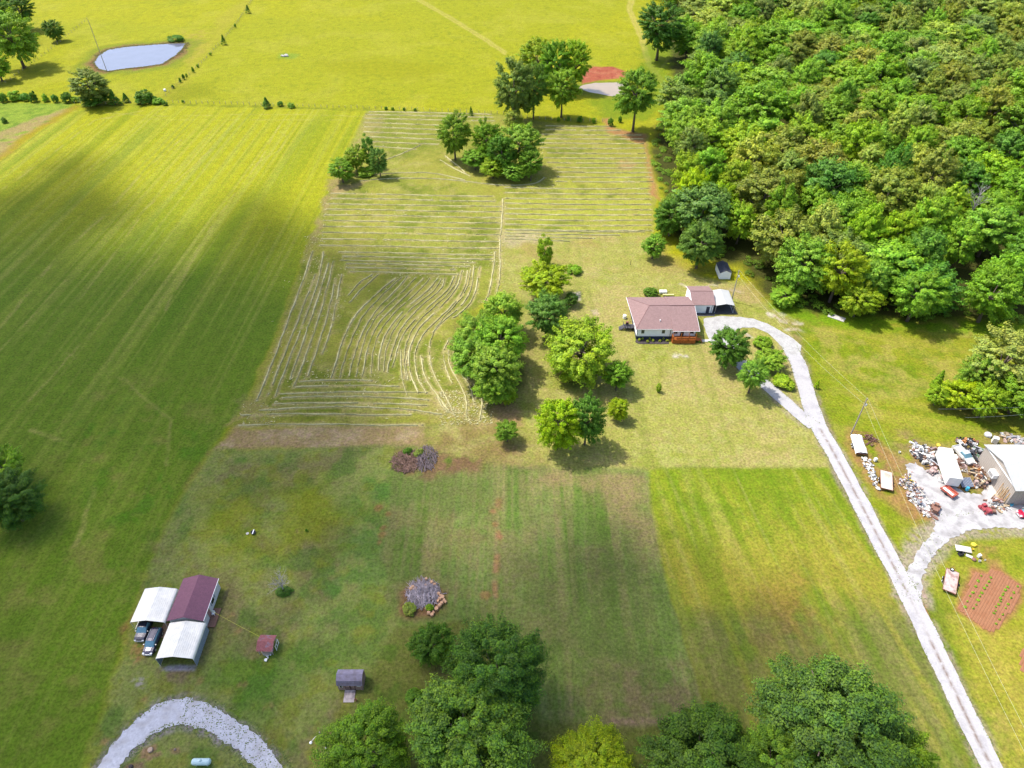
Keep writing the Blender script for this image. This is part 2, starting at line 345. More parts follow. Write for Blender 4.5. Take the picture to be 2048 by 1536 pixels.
# east side of the drive
EAST = [(1600, 655), (1680, 640), (2300, 650), (2600, 900), (2700, 1700), (2000, 1700), (1930, 1430), (1850, 1250), (1700, 950), (1640, 800)]
idx, m = region(EAST, 1.5, 1.2); paint((idx, m), (172, 178, 48), 1)
paint((idx, m), (140, 165, 22), .7, (9, .5, .68, 57)); paint((idx, m), (206, 190, 100), .55, (6, .5, .7, 58)); paint((idx, m), (120, 155, 25), .45, (2.5, .5, .7, 59))
st = vn(X[idx] / 50, (Y[idx] + .3 * X[idx]) / 1.8, 79); paint((idx, m * sst(.55, .9, st)), (200, 190, 80), .4)
paint(region([(1620, 700), (1660, 700), (1760, 900), (1830, 1050), (1800, 1140), (1700, 950)], 3, 3), (152, 172, 26), .6)
paint(region([(1700, 860), (1760, 880), (1860, 1010), (1890, 1045), (1840, 1050), (1740, 985), (1690, 900)], 1.5, 1.5), (200, 150, 98), .8, (2.5, .2, .5, 61))
paint(region([(1760, 940), (1800, 900), (1850, 960), (1800, 975)], 2, 2), (190, 150, 100), .6, (3, .3, .6, 62))
paint(region([(1950, 1090), (1990, 1090), (2040, 1180), (2010, 1160), (1960, 1120)], 1.2, 1.5), (215, 160, 105), .6, (2.5, .2, .5, 63))
paint(region([(1880, 1240), (2048, 1290), (2100, 1500), (2040, 1536), (1930, 1300)], 6, 5), (218, 196, 90), .6)
paint(region([(2005, 1260), (2200, 1200), (2200, 1500), (2080, 1400)], 5, 4), (200, 190, 60), .6)
paint(stroke([(1857, 1200), (1868, 1270), (1940, 1450), (1970, 1536)], 5, 2, 1.5), (105, 140, 30), .6)
paint(stroke([(1845, 1180), (1850, 1230), (1855, 1240)], .8, .4, .6), (215, 130, 85), .8)
paint(region([(1800, 860), (1880, 890), (1960, 875), (2200, 860), (2200, 1060), (1860, 1030), (1800, 960)], 2.5, 2.5), (186, 150, 110), .8, (3, .2, .5, 64))
# forest floor
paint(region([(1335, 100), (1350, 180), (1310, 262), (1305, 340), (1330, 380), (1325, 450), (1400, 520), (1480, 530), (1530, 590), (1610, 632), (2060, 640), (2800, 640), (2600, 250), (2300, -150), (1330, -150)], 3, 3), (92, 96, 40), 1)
paint(stroke([(1560, 615), (1640, 640), (1760, 648), (1900, 655), (2060, 660)], 6, 2.5, 2), (140, 185, 20), .8, (3, .25, .5, 65))
paint(stroke([(150, 212), (330, 208), (500, 213), (700, 219), (830, 222), (1000, 229), (1205, 246)], 2.2, 1, 1.2), (140, 152, 34), .75, (3, .25, .55, 92))
paint(stroke([(332, 192), (366, 160), (400, 130), (445, 82), (475, 45), (510, -8)], 2, 1, 1), (150, 160, 40), .5, (3, .3, .6, 93))
# far pasture: tracks, wash, margins
for pts, wd in (([(835, 0), (900, 38), (960, 75), (1010, 108)], 1.3), ([(843, 0), (905, 36), (965, 73), (1012, 104)], 1.3), ([(1268, -40), (1256, 20), (1280, 75), (1296, 130), (1325, 170), (1330, 195)], 1.6), ([(1276, -40), (1262, 20), (1286, 72), (1302, 130), (1332, 168), (1338, 195)], 1.6), ([(1310, 150), (1335, 120)], 1.2)):
    paint(stroke(pts, wd, .8, .8), (224, 208, 110), .7)
paint(region([(1290, 90), (1345, 90), (1340, 200), (1290, 240), (1210, 240), (1180, 200), (1280, 150)], 4, 4), (135, 165, 30), .75)
paint(region([(1205, 235), (1220, 235), (1225, 255), (1290, 268), (1300, 330), (1318, 400), (1300, 390), (1290, 290), (1215, 262)], 1.5, 1.5), (210, 150, 100), .85)
paint(region([(330, 95), (420, 80), (440, 30), (520, -20), (420, 100), (350, 200), (320, 190), (380, 130)], 4, 3), (196, 188, 60), .6)
paint(region([(370, 60), (420, 60), (400, 110), (370, 130)], 3, 4), (208, 180, 90), .5, (3, .35, .6, 66))
paint(region([(560, 106), (600, 108), (590, 118), (560, 116)], 1.5, 2), (150, 185, 60), .7)
paint(region([(640, 120), (760, 115), (900, 135), (860, 160), (720, 150), (640, 138)], 8, 5), (178, 180, 16), .7)
paint(region([(340, 170), (420, 165), (430, 195), (340, 200)], 5, 4), (158, 165, 14), .7)
POND = [(187, 125), (196, 112), (215, 100), (250, 94), (300, 90), (345, 87), (371, 87), (366, 97), (350, 112), (325, 128), (285, 134), (245, 138), (215, 143), (196, 138)]
def grow(px, k):
    P = wpts(px); c = P.mean(0); d = P - c; l = np.linalg.norm(d, axis=1)[:, None]; return (c + d * (l + k) / l)
paint(region(grow(POND, 9), 3, 4, True), (150, 165, 40), .8); paint(region(grow(POND, 4), 1.5, 2.5, True), (165, 140, 80), .9, (4, .2, .55, 67)); paint(region(grow(POND, 1.8), 1, 1.5, True), (150, 110, 75), .9)
POND2 = [(1156, 178), (1165, 170), (1190, 166), (1250, 165), (1262, 178), (1250, 190), (1225, 193), (1195, 188)]
REDB = [(1160, 158), (1168, 142), (1190, 133), (1225, 133), (1250, 142), (1248, 155), (1215, 158), (1190, 163), (1165, 168)]
paint(region(grow(POND2, 4), 2, 2, True), (155, 165, 45), .9)
paint(region(REDB, 1.2, 1.5), (206, 116, 86), 1); paint(region(REDB, 1.2, 1.5), (225, 150, 110), .6, (3, .5, .7, 68)); paint(region(REDB, 1.2, 1.5), (182, 84, 62), .5, (2, .55, .7, 69))
# pads, patches near the cabin
paint(region([(262, 1290), (292, 1275), (300, 1300), (268, 1330), (252, 1325)], .6, .6), (205, 165, 100), .85, (1.2, .3, .55, 70))
paint(region([(235, 1260), (262, 1235), (250, 1285)], .8, .8), (200, 140, 90), .6, (1.5, .3, .6, 71))
paint(region([(310, 1335), (395, 1335), (380, 1365), (330, 1365)], .8, 1), (160, 140, 110), .7, (1.5, .3, .6, 72))
paint(region([(320, 1330), (392, 1331), (388, 1342), (324, 1341)], .3, .4), (205, 200, 215), .9, (1.2, .25, .5, 73))
paint(region([(275, 1345), (300, 1350), (290, 1375), (262, 1365)], .4, .8), (215, 205, 200), .7, (.9, .4, .6, 74))
paint(region([(285, 1490), (312, 1480), (322, 1505), (300, 1518), (280, 1515)], .4, .8), (200, 160, 120), .85, (.9, .3, .5, 75))
paint(region([(338, 1495), (358, 1492), (360, 1505), (342, 1508)], .3, .6), (190, 150, 115), .7)
paint(region([(255, 1525), (290, 1520), (295, 1540), (250, 1545)], .3, .6), (180, 145, 115), .8)
for u, v in ((400, 1360), (470, 1265), (455, 1232), (600, 1060), (350, 1290), (480, 1370), (540, 1415), (290, 1400), (215, 1480), (395, 1300)):
    g = G(u, v); paint(region([(g.x + .9 * math.cos(k), g.y + .7 * math.sin(k)) for k in range(6)], .4, .9, True), (196, 160, 105), .6, (1, .3, .6, 76))
paint(region([(790, 900), (860, 890), (960, 905), (960, 940), (860, 950), (800, 940)], 2, 2), (165, 128, 92), .85, (2, .3, .55, 81))
paint(region([(800, 1185), (850, 1155), (895, 1190), (890, 1230), (830, 1240), (795, 1230)], 1, 1.2), (170, 125, 90), .85, (1.5, .25, .5, 82))
# edges of the gravel, grown in
DRIVE_MAIN = [(2010, 1580), (1965, 1500), (1920, 1405), (1870, 1300), (1815, 1185), (1765, 1090), (1715, 995), (1665, 900), (1632, 845), (1612, 780), (1596, 725), (1578, 690)]
def ribbon_pts(cl, wl):
    """centreline px + widths in metres -> world polygon sides"""
    P = [G(u, v) for u, v in cl]; L_, R_ = [], []
    for i, p in enumerate(P):
        d = (P[min(i + 1, len(P) - 1)] - P[max(i - 1, 0)]).normalized(); n = Vector((-d.y, d.x, 0)); wv = wl[i] if hasattr(wl, '__len__') else wl
        L_.append(p + n * wv / 2); R_.append(p - n * wv / 2)
    return [(p.x, p.y) for p in L_ + R_[::-1]]
WM = 3.6
paint(region(ribbon_pts(DRIVE_MAIN, WM + 1.2), .7, .8, True), (196, 178, 150), .75, (1.2, .25, .5, 83))
DRV2 = [(1628, 852), (1590, 822), (1550, 785), (1515, 755), (1490, 738), (1480, 722)]
paint(region(ribbon_pts(DRV2, 5.0), .7, .8, True), (200, 185, 150), .7, (1.2, .25, .5, 84))
YDRV = [(1822, 1200), (1822, 1160), (1835, 1120), (1862, 1080), (1900, 1055), (1960, 1045), (2060, 1048), (2250, 1052)]
paint(region(ribbon_pts(YDRV, 6.6), 1.0, 1.0, True), (206, 190, 165), .8, (1.2, .2, .5, 85))
LDRV = [(190, 1570), (225, 1520), (265, 1470), (320, 1430), (370, 1420), (430, 1440), (490, 1480), (530, 1520), (560, 1580)]
paint(region(ribbon_pts(LDRV, [4.6, 4.6, 4.8, 5.8, 5.6, 4.8, 4.2, 4.2, 4.2]), .7, 1.2, True), (190, 180, 175), .8, (1.0, .3, .55, 86))
def smooth_cl(cl, it=2):
    for _ in range(it):
        o = [cl[0]]
        for a, b in zip(cl, cl[1:]): o += [(a[0] * .75 + b[0] * .25, a[1] * .75 + b[1] * .25), (a[0] * .25 + b[0] * .75, a[1] * .25 + b[1] * .75)]
        cl = o + [cl[-1]]
    return cl
def hay_list():
    o = lambda L_: [(420 + .3776 * x, 360 + .3776 * y) for x, y in L_]
    Ls = []
    curves = [[(545, 375), (500, 520), (420, 720), (330, 960), (250, 1165)], [(560, 500), (490, 680), (400, 900), (305, 1140)], [(600, 380), (575, 530), (500, 740), (430, 930), (345, 1150)], [(628, 440), (590, 560), (530, 740), (480, 900), (425, 1060)],
        [(655, 430), (610, 620), (550, 800), (510, 920), (440, 1100)], [(665, 520), (640, 660), (570, 880), (515, 1040)], [(700, 500), (640, 800), (590, 920)], [(890, 500), (800, 580), (740, 650)], [(860, 500), (790, 540), (730, 610)],
        [(980, 520), (880, 600), (760, 720), (710, 830), (670, 960), (645, 1050)], [(1050, 510), (960, 610), (850, 720), (790, 840), (750, 960), (735, 1040)], [(1130, 520), (1060, 590), (940, 700), (860, 800), (825, 930), (808, 1040)],
        [(1205, 520), (1150, 590), (1020, 690), (940, 800), (900, 900), (895, 1010)], [(1245, 520), (1230, 580), (1110, 670), (1010, 780), (960, 900), (935, 1020)], [(1290, 510), (1270, 570), (1180, 650), (1060, 760), (1000, 860), (970, 990)],
        [(1335, 480), (1325, 540), (1270, 630), (1180, 710), (1100, 790), (1055, 880), (1045, 970), (1070, 1060), (1105, 1130)], [(1362, 480), (1355, 560), (1290, 660), (1180, 760), (1120, 830), (1090, 900), (1088, 990), (1110, 1070), (1145, 1130)],
        [(1395, 460), (1385, 570), (1340, 660), (1230, 750), (1180, 810)], [(1430, 460), (1410, 590), (1380, 660), (1290, 730)], [(1508, 380), (1500, 480), (1480, 600), (1455, 655)], [(1550, 100), (1545, 250), (1535, 360), (1540, 480), (1515, 610)],
        [(1120, 930), (1130, 1030), (1190, 1130), (1265, 1225)], [(1160, 930), (1180, 1040), (1240, 1130), (1290, 1240)], [(1270, 840), (1235, 900), (1240, 990), (1280, 1080)], [(1295, 900), (1310, 990), (1400, 1080), (1450, 1150), (1430, 1270)],
        [(1262, 900), (1275, 1000), (1330, 1080), (1360, 1160), (1360, 1270)], [(1015, 900), (1010, 1010), (1040, 1140)], [(1060, 880), (1030, 980), (1045, 1060)], [(1200, 1150), (1240, 1220), (1300, 1250)], [(1330, 1030), (1380, 1100), (1400, 1180)]]
    Ls += [(o(c), 1.0 if i % 3 else 1.3) for i, c in enumerate(curves)]
    def resam(c, n=12):
        c = [Vector(p) for p in c]; d = [0]
        for a, b in zip(c, c[1:]): d.append(d[-1] + (b - a).length)
        out = []
        for k in range(n):
            t = d[-1] * k / (n - 1); j = max(0, min(len(c) - 2, sum(1 for q in d if q <= t) - 1)); out.append(c[j].lerp(c[j + 1], (t - d[j]) / max(d[j + 1] - d[j], 1e-6)))
        return out
    for a_, b_ in ((9, 10), (10, 11), (11, 12), (12, 13), (14, 15), (16, 17)):
        A_, B_ = resam(curves[a_]), resam(curves[b_]); Ls.append((o([tuple(p.lerp(q, .5)) for p, q in zip(A_, B_)]), .6))
    for y, x0, x1 in ((72, 640, 1500), (98, 640, 1510), (127, 625, 1545), (155, 615, 1545), (185, 605, 1545), (215, 600, 1540), (245, 598, 1540), (277, 595, 1540), (312, 590, 1535), (347, 580, 1530), (383, 680, 1500), (405, 700, 1500), (425, 690, 1400), (443, 720, 1380), (462, 720, 1300), (485, 740, 1320)):
        Ls.append((o([(x0, y), ((x0 + x1) / 2 - 100, y + 4), ((x0 + x1) / 2 + 200, y + 12), (x1, y + 14)]), 1.1))
    for y, x0, x1, dy in ((1065, 480, 860, 0), (1095, 450, 1000, 0), (1132, 370, 1230, -6), (1155, 380, 1160, 8), (1187, 340, 1150, 5), (1218, 260, 1230, 25), (1248, 160, 1060, -6), (1302, 150, 1130, -6)):
        Ls.append((o([(x0, y), (x0 * .6 + x1 * .4, y - 6 - abs(dy) * .6), (x0 * .2 + x1 * .8, y - 4), (x1, y + dy)]), 1.2))
    p = lambda x, y: (640 + .3418 * x, 50 + .3418 * y)
    for y, x0, x1 in ((512, 290, 1000), (530, 270, 1010), (552, 265, 1020), (576, 262, 700), (602, 258, 700), (632, 256, 700), (660, 280, 700), (688, 300, 690), (716, 320, 560)):
        Ls.append(([p(x0, y - 6), p((x0 + x1) / 2, y + 2), p(x1, y + 10)], 1.2))
    for y, x0, x1 in ((590, 1320, 1700), (612, 1320, 1760), (640, 1300, 1880), (664, 1300, 1890), (690, 1290, 1895), (718, 1290, 1900), (748, 1300, 1905), (776, 1310, 1910), (804, 1330, 1920), (832, 1360, 1930), (860, 1390, 1935), (888, 1390, 1940), (914, 1380, 1950)):
        Ls.append(([p(x0, y), p((x0 + x1) / 2, y + 5), p(x1, y + 3)], 1.15))
    for k in range(9):
        v = 375 + k * 10.5; Ls.append(([(1010, v), (1150, v + 3), (1300 + k * .5, v + 2)], 1.3 if v > 420 else 1.1))
    for k in range(4): v = 462 + k * 6; Ls.append(([(1010, v - 2), (1100, v + 1), (1290 - k * 50, v + 2)], .8))
    for pts in ([(880, 320), (905, 335), (940, 352)], [(890, 312), (915, 332), (930, 345)], [(770, 320), (810, 305), (850, 285)], [(740, 350), (800, 345), (870, 345), (930, 360)], [(720, 362), (800, 355), (900, 358), (1000, 372), (1070, 370), (1090, 355)]): Ls.append((pts, .8))
    return Ls
HAYL = hay_list()
paint(region([(860, 790), (900, 770), (940, 800), (1000, 840), (975, 858), (880, 850)], 2, 3), (205, 186, 120), .7, (1.6, .3, .6, 96))
paint(region([(480, 790), (560, 800), (540, 850), (470, 855)], 2, 3), (190, 172, 112), .5, (1.6, .3, .6, 97))
paint(region(grow([(1947, 1142), (1975, 1150), (1982, 1138), (2000, 1143), (2043, 1172), (2036, 1200), (2010, 1240), (1988, 1266), (1965, 1256), (1915, 1217), (1935, 1180)], .7), .7, .8, True), (204, 140, 98), .85)
for pts_, wd_ in HAYL: paint(stroke(smooth_cl(pts_, 2), (.6 * wd_ + .35), .4, .15), (216, 202, 134), .85, (2.5, .2, .5, 94))
C *= (.92 + .16 * fbm(X, Y, 1.2, 90, 3))[:, None]
Z = (fbm(X, Y, 9, 91, 3) - .5) * .10
gm = D.meshes.new('ground'); 
co = np.stack([X, Y, Z - .06], 1).astype(np.float32)
gm.vertices.add(len(X)); gm.vertices.foreach_set('co', co.ravel())
ii = (np.arange(NY - 1)[:, None] * NX + np.arange(NX - 1)[None, :]).ravel()
q = np.stack([ii, ii + 1, ii + NX + 1, ii + NX], 1).astype(np.int32)
gm.loops.add(q.size); gm.loops.foreach_set('vertex_index', q.ravel()); gm.polygons.add(len(q))
gm.polygons.foreach_set('loop_start', np.arange(0, q.size, 4, dtype=np.int32))
gm.update(calc_edges=True)
ca = gm.color_attributes.new('cover', 'FLOAT_COLOR', 'POINT'); ca.data.foreach_set('color', np.concatenate([np.clip(C, 0, 1), np.ones((len(X), 1))], 1).astype(np.float32).ravel())
gmat = D.materials.new('grass_ground'); gmat.use_nodes = True; t = gmat.node_tree; N = t.nodes; L = t.links; pb = N['Principled BSDF']
pb.inputs['Roughness'].default_value = .9; pb.inputs['Specular IOR Level'].default_value = .1
at = N.new('ShaderNodeAttribute'); at.attribute_name = 'cover'; ge = N.new('ShaderNodeNewGeometry')
def gnoise(sc, det, lo, hi, a, b):
    n = N.new('ShaderNodeTexNoise'); n.inputs['Scale'].default_value = sc; n.inputs['Detail'].default_value = det; n.inputs['Roughness'].default_value = .7; L.new(ge.outputs['Position'], n.inputs['Vector'])
    m = N.new('ShaderNodeMapRange'); m.inputs[1].default_value = lo; m.inputs[2].default_value = hi; m.inputs[3].default_value = a; m.inputs[4].default_value = b; L.new(n.outputs['Fac'], m.inputs[0]); return n, m.outputs[0]
na, fa = gnoise(1.9, 10, .3, .7, .52, 1.46); nb_, fb_ = gnoise(.35, 5, .3, .7, .86, 1.14); nc, fc = gnoise(.9, 4, .35, .65, 0, 1)
mm = N.new('ShaderNodeMath'); mm.operation = 'MULTIPLY'; L.new(fa, mm.inputs[0]); L.new(fb_, mm.inputs[1])
tint = N.new('ShaderNodeMixRGB'); tint.inputs[1].default_value = (.93, 1.03, .8, 1); tint.inputs[2].default_value = (1.08, .98, 1.25, 1); L.new(fc, tint.inputs[0])
m1 = N.new('ShaderNodeMixRGB'); m1.blend_type = 'MULTIPLY'; m1.inputs[0].default_value = 1; L.new(at.outputs['Color'], m1.inputs[1]); L.new(tint.outputs[0], m1.inputs[2])
vs = N.new('ShaderNodeVectorMath'); vs.operation = 'SCALE'; L.new(m1.outputs[0], vs.inputs[0]); L.new(mm.outputs[0], vs.inputs['Scale']); L.new(vs.outputs[0], pb.inputs['Base Color'])
bp = N.new('ShaderNodeBump'); bp.inputs['Strength'].default_value = .6; bp.inputs['Distance'].default_value = .12; L.new(na.outputs['Fac'], bp.inputs['Height']); L.new(bp.outputs[0], pb.inputs['Normal'])
gm.materials.append(gmat); go = D.objects.new('ground', gm); COL.objects.link(go); tag(go, kind='structure')

# ------------------------------------------------------------------ gravel, tilled soil, water
def gravelmat(name, c1, c2, gap=.0):
    m = mat(name, c1, .95, noise=.22, scale=2.2, rgb2=c2, n2scale=.55, n2lo=.46, n2hi=.66, bump=.03, spec=.1)
    return m
GRAV = gravelmat('white_gravel', (.34, .33, .33), (.235, .225, .225)); GRAVD = gravelmat('worn_gravel', (.27, .262, .27), (.19, .175, .17))
GRAVG = gravelmat('grey_gravel', (.42, .42, .46), (.34, .33, .34))
rg = random.Random(5)
def sheet(name, poly, m, z, step=.7, jit=.18, inner=True, **k):
    """ragged-edged flat sheet, world polygon"""
    out = []
    n = len(poly)
    for i in range(n):
        a = Vector(poly[i]); b = Vector(poly[(i + 1) % n]); c = max(1, int((b - a).length / step))
        for j in range(c): p = a.lerp(b, j / c); out.append((p.x + rg.uniform(-jit, jit), p.y + rg.uniform(-jit, jit), z))
    me = D.meshes.new(name); me.from_pydata(out, [], [tuple(range(len(out)))]); me.materials.append(m)
    o = D.objects.new(name, me); COL.objects.link(o); return tag(o, **(k or dict(kind='structure')))
def drivemat():
    """gravel lane: pale wheel tracks, brown worn crown; across-lane coordinate stored on the mesh"""
    m = mat('lane_gravel', (.335, .325, .33), .95, noise=.12, scale=3.0, rgb2=(.29, .28, .29), n2scale=.4, bump=.03, spec=.1); N = m.node_tree.nodes; L = m.node_tree.links
    at = N.new('ShaderNodeAttribute'); at.attribute_name = 'crown'; vm = [n for n in N if n.type == 'VECT_MATH'][0]; src = vm.inputs[0].links[0].from_socket
    n = N.new('ShaderNodeTexNoise'); n.inputs['Scale'].default_value = .9; n.inputs['Detail'].default_value = 5; tc = N.new('ShaderNodeTexCoord'); L.new(tc.outputs['Object'], n.inputs['Vector'])
    r = N.new('ShaderNodeMapRange'); r.inputs[1].default_value = .30; r.inputs[2].default_value = .55; L.new(n.outputs['Fac'], r.inputs[0])
    mu = N.new('ShaderNodeMath'); mu.operation = 'MULTIPLY'; L.new(at.outputs['Fac'], mu.inputs[0]); L.new(r.outputs[0], mu.inputs[1])
    mx = N.new('ShaderNodeMixRGB'); mx.inputs[2].default_value = (.155, .115, .095, 1); L.new(mu.outputs[0], mx.inputs[0]); L.new(src, mx.inputs[1]); L.new(mx.outputs[0], vm.inputs[0]); return m
LANE = drivemat()
def lane(name, cl, width, z, crown_fn=None, jit=.06, cols=13):
    cl = smooth_cl(cl); P = [G(u, v) for u, v in cl]
    # resample by distance
    Q = [P[0]]; Wd = []
    for a, b in zip(P, P[1:]):
        k = max(1, int((b - a).length / .5)); Q += [a.lerp(b, (j + 1) / k) for j in range(k)]
    n = len(Q); vs = []; cr = []
    for i, p in enumerate(Q):
        d = (Q[min(i + 3, n - 1)] - Q[max(i - 3, 0)]).normalized(); nn = Vector((-d.y, d.x, 0)); t = i / (n - 1)
        wv = width(t) if callable(width) else width
        jl, jr = rg.uniform(-jit, jit) + .13 * math.sin(i * .31) * math.sin(i * .07 + 1), rg.uniform(-jit, jit) + .13 * math.sin(i * .23 + 2) * math.sin(i * .11)
        for c in range(cols):
            s = c / (cols - 1); off = (s - .5) * wv + (jl if c == 0 else jr if c == cols - 1 else 0)
            q_ = p + nn * off; vs.append((q_.x, q_.y, z)); cr.append((crown_fn(t) if crown_fn else 0) * max(0, 1 - abs(s - .5) * 8))
    fs = [(i * cols + c, (i + 1) * cols + c, (i + 1) * cols + c + 1, i * cols + c + 1) for i in range(n - 1) for c in range(cols - 1)]
    me = D.meshes.new(name); me.from_pydata(vs, [], fs); a = me.attributes.new('crown', 'FLOAT', 'POINT'); a.data.foreach_set('value', cr); me.materials.append(LANE)
    o = D.objects.new(name, me); COL.objects.link(o); return tag(o, kind='structure')
lane('gravel_drive', DRIVE_MAIN, lambda t: 3.5 + .5 * t, .02, lambda t: 1.0 if t < .22 else (.35 if t < .3 else (.9 if t < .72 else .0)))
lane('gravel_drive_branch', DRV2, lambda t: 3.4, .026)
cl = [(1574, 684), (1560, 660), (1535, 645), (1505, 640), (1480, 641), (1450, 646), (1420, 655)]
sheet('gravel_drive_apron', [tuple(G(u, v)[:2]) for u, v in [(1408, 637), (1440, 632), (1480, 634), (1505, 637), (1535, 647), (1565, 664), (1590, 680), (1603, 692), (1600, 705), (1592, 712), (1570, 702), (1556, 685), (1535, 666), (1508, 655), (1486, 655), (1470, 660), (1478, 690), (1440, 715), (1425, 690), (1413, 668), (1407, 650)]], gravelmat('bright_gravel', (.33, .325, .315), (.275, .265, .26)), .031, .9, .12)
sheet('yard_gravel', [tuple(G(u, v)[:2]) for u, v in [(1812, 1215), (1808, 1175), (1815, 1140), (1838, 1095), (1868, 1062), (1870, 1045), (1848, 1000), (1820, 960), (1812, 930), (1830, 925), (1850, 940), (1880, 940), (1890, 960), (1930, 985), (1965, 990), (1975, 960), (2010, 990), (2100, 1010), (2300, 1010), (2300, 1062), (2060, 1058), (1980, 1055), (1930, 1062), (1890, 1085), (1862, 1115), (1845, 1155), (1842, 1200), (1850, 1245), (1835, 1230)]], GRAV, .014, .5, .3)
for i, (cx, cy) in enumerate(((1, 1),)):
    pass
def lowdrive():
    P = ribbon_pts(smooth_cl(LDRV), [3.1 + 1.5 * math.exp(-((t - .42) / .16) ** 2) for t in np.linspace(0, 1, len(smooth_cl(LDRV)))])
    sheet('gravel_loop', P, GRAVG, .03, .45, .3)
lowdrive()
# tufts of grass through the gravel + gravel spill: ground cover, nobody could count it
def scatter_tris(name, pts, size, m, z=.045, tint=None, **k):
    vs = []; fs = []
    for (x, y) in pts:
        a = rg.uniform(0, 6.28); s = size * rg.uniform(.5, 1.3); n = rg.choice((4, 5, 6)); b = len(vs)
        vs += [(x + s * math.cos(a + 6.28 * j / n) * rg.uniform(.6, 1.2), y + s * math.sin(a + 6.28 * j / n) * rg.uniform(.5, 1), z) for j in range(n)]; vs.append((x, y, z + s * .35))
        fs += [(b + j, b + (j + 1) % n, b + n) for j in range(n)]
    me = D.meshes.new(name); me.from_pydata(vs, [], fs); me.materials.append(m); o = D.objects.new(name, me); COL.objects.link(o); return tag(o, **k)
GTUFT = mat('grass_tuft', tuple(alb(150, 168, 90)), .9, noise=.3, scale=3); HAYM = mat('dry_hay', (.38, .35, .175), .9, noise=.22, scale=3)
def in_ribbon(cl, w0, w1, n, side=0, t0=0, t1=1):
    P = [G(u, v) for u, v in smooth_cl(cl)]; out = []
    for _ in range(n):
        i = rg.randrange(int(t0 * (len(P) - 1)), max(int(t0 * (len(P) - 1)) + 1, int(t1 * (len(P) - 1)))); a, b = P[i], P[i + 1]; p = a.lerp(b, rg.random()); d = (b - a).normalized(); nn = Vector((-d.y, d.x, 0))
        o = rg.uniform(w0, w1) * (side or rg.choice((-1, 1))); q = p + nn * o; out.append((q.x, q.y))
    return out
pts = in_ribbon(LDRV, 1.6, 2.9, 1300) + in_ribbon(LDRV, 0, 2.0, 700, 0, .5, 1) + in_ribbon(YDRV, 0, 1.6, 90, 0, 0, .5) + in_ribbon(YDRV, 2.2, 3.4, 260) + in_ribbon(DRIVE_MAIN, 1.7, 2.2, 900) + in_ribbon(DRV2, 1.5, 2.0, 200)
scatter_tris('grass_tufts', pts, .11, GTUFT, .03, kind='stuff', label='grass tufts growing through the edges of the gravel drives', cat='grass')
# tilled garden
SOIL = mat('tilled_red_soil', tuple(alb(208, 146, 106)), .95, noise=.12, scale=2, rgb2=tuple(alb(202, 138, 98)), bump=.03)
def garden(name, px, rows, dirpx):
    P = [G(u, v) for u, v in px]; a, b = G(*dirpx[0]), G(*dirpx[1]); d = (b - a).normalized(); n = Vector((-d.y, d.x, 0))
    poly = np.array([(p.x, p.y) for p in P]); c = poly.mean(0)
    mb = MB(); pr = [((Vector((x, y, 0)) - Vector((c[0], c[1], 0))).dot(d), (Vector((x, y, 0)) - Vector((c[0], c[1], 0))).dot(n)) for x, y in poly]
    pr2 = np.array(pr); lo, hi = pr2[:, 1].min(), pr2[:, 1].max(); st = .45; k = int((hi - lo) / st); rows_pts = []
    for i in range(k):
        o = lo + (i + .5) * st; cut = []
        for j in range(len(pr2)):
            (s0, o0), (s1, o1) = pr2[j], pr2[(j + 1) % len(pr2)]
            if (o0 > o) != (o1 > o): cut.append(s0 + (s1 - s0) * (o - o0) / (o1 - o0))
        if len(cut) < 2: continue
        s0, s1 = min(cut) + rg.uniform(-.2, .2), max(cut) + rg.uniform(-.2, .2)
        w3 = lambda s, oo, z: (c[0] + d.x * s + n.x * oo, c[1] + d.y * s + n.y * oo, z)
        mb.add([w3(s0, o - st / 2, -.02), w3(s1, o - st / 2, -.02), w3(s1, o - .1, .02), w3(s0, o - .1, .02), w3(s1, o + .1, .02), w3(s0, o + .1, .02), w3(s1, o + st / 2, -.02), w3(s0, o + st / 2, -.02)], [(0, 1, 2, 3), (3, 2, 4, 5), (5, 4, 6, 7)])
        rows_pts.append((o, s0, s1))
    ob = mb.build(name, SOIL, kind='structure')
    return rows_pts, lambda s, oo, z: Vector((c[0] + d.x * s + n.x * oo, c[1] + d.y * s + n.y * oo, z))
gr_rows, gw = garden('garden_soil', [(1947, 1142), (1975, 1150), (1982, 1138), (2000, 1143), (2043, 1172), (2036, 1200), (2010, 1240), (1988, 1266), (1965, 1256), (1915, 1217), (1935, 1180)], 0, ((1930, 1200), (1965, 1140)))
garden('garden_soil_east', [(2042, 1300), (2090, 1280), (2100, 1340), (2060, 1348), (2040, 1340)], 0, ((1930, 1200), (1965, 1140)))
# water
def watermat(name, rgb):
    m = mat(name, rgb, .08, spec=.6, noise=.06, scale=.15, bump=.01); return m
sheet('pond_water', [tuple(p) for p in wpts(POND)], watermat('pond_water', (.115, .122, .175)), .05, 2, .5)  # lavender reflection of the sky is put into the pond's base colour
sheet('pond_water_muddy', [tuple(p) for p in wpts(POND2)], watermat('muddy_water', (.28, .21, .135)), .05, 2, .4)
rp_ = []
Pp_ = wpts(POND); nP_ = len(Pp_)
for _ in range(900):
    i_ = rg.randrange(nP_); t_ = rg.random(); p_ = Pp_[i_] * (1 - t_) + Pp_[(i_ + 1) % nP_] * t_; c_ = p_ - Pp_.mean(0); c_ = c_ / np.linalg.norm(c_)
    k_ = abs(rg.gauss(0, 1.3 if c_[1] > 0 else .5)) - .3; rp_.append((p_[0] + c_[0] * k_, p_[1] + c_[1] * k_))
scatter_tris('pond_weeds', rp_, .55, mat('bank_weeds', tuple(alb(128, 122, 52)), .9, noise=.4, scale=1), .02, kind='stuff', label='brown and green weeds growing round the rim of the pond', cat='weeds')
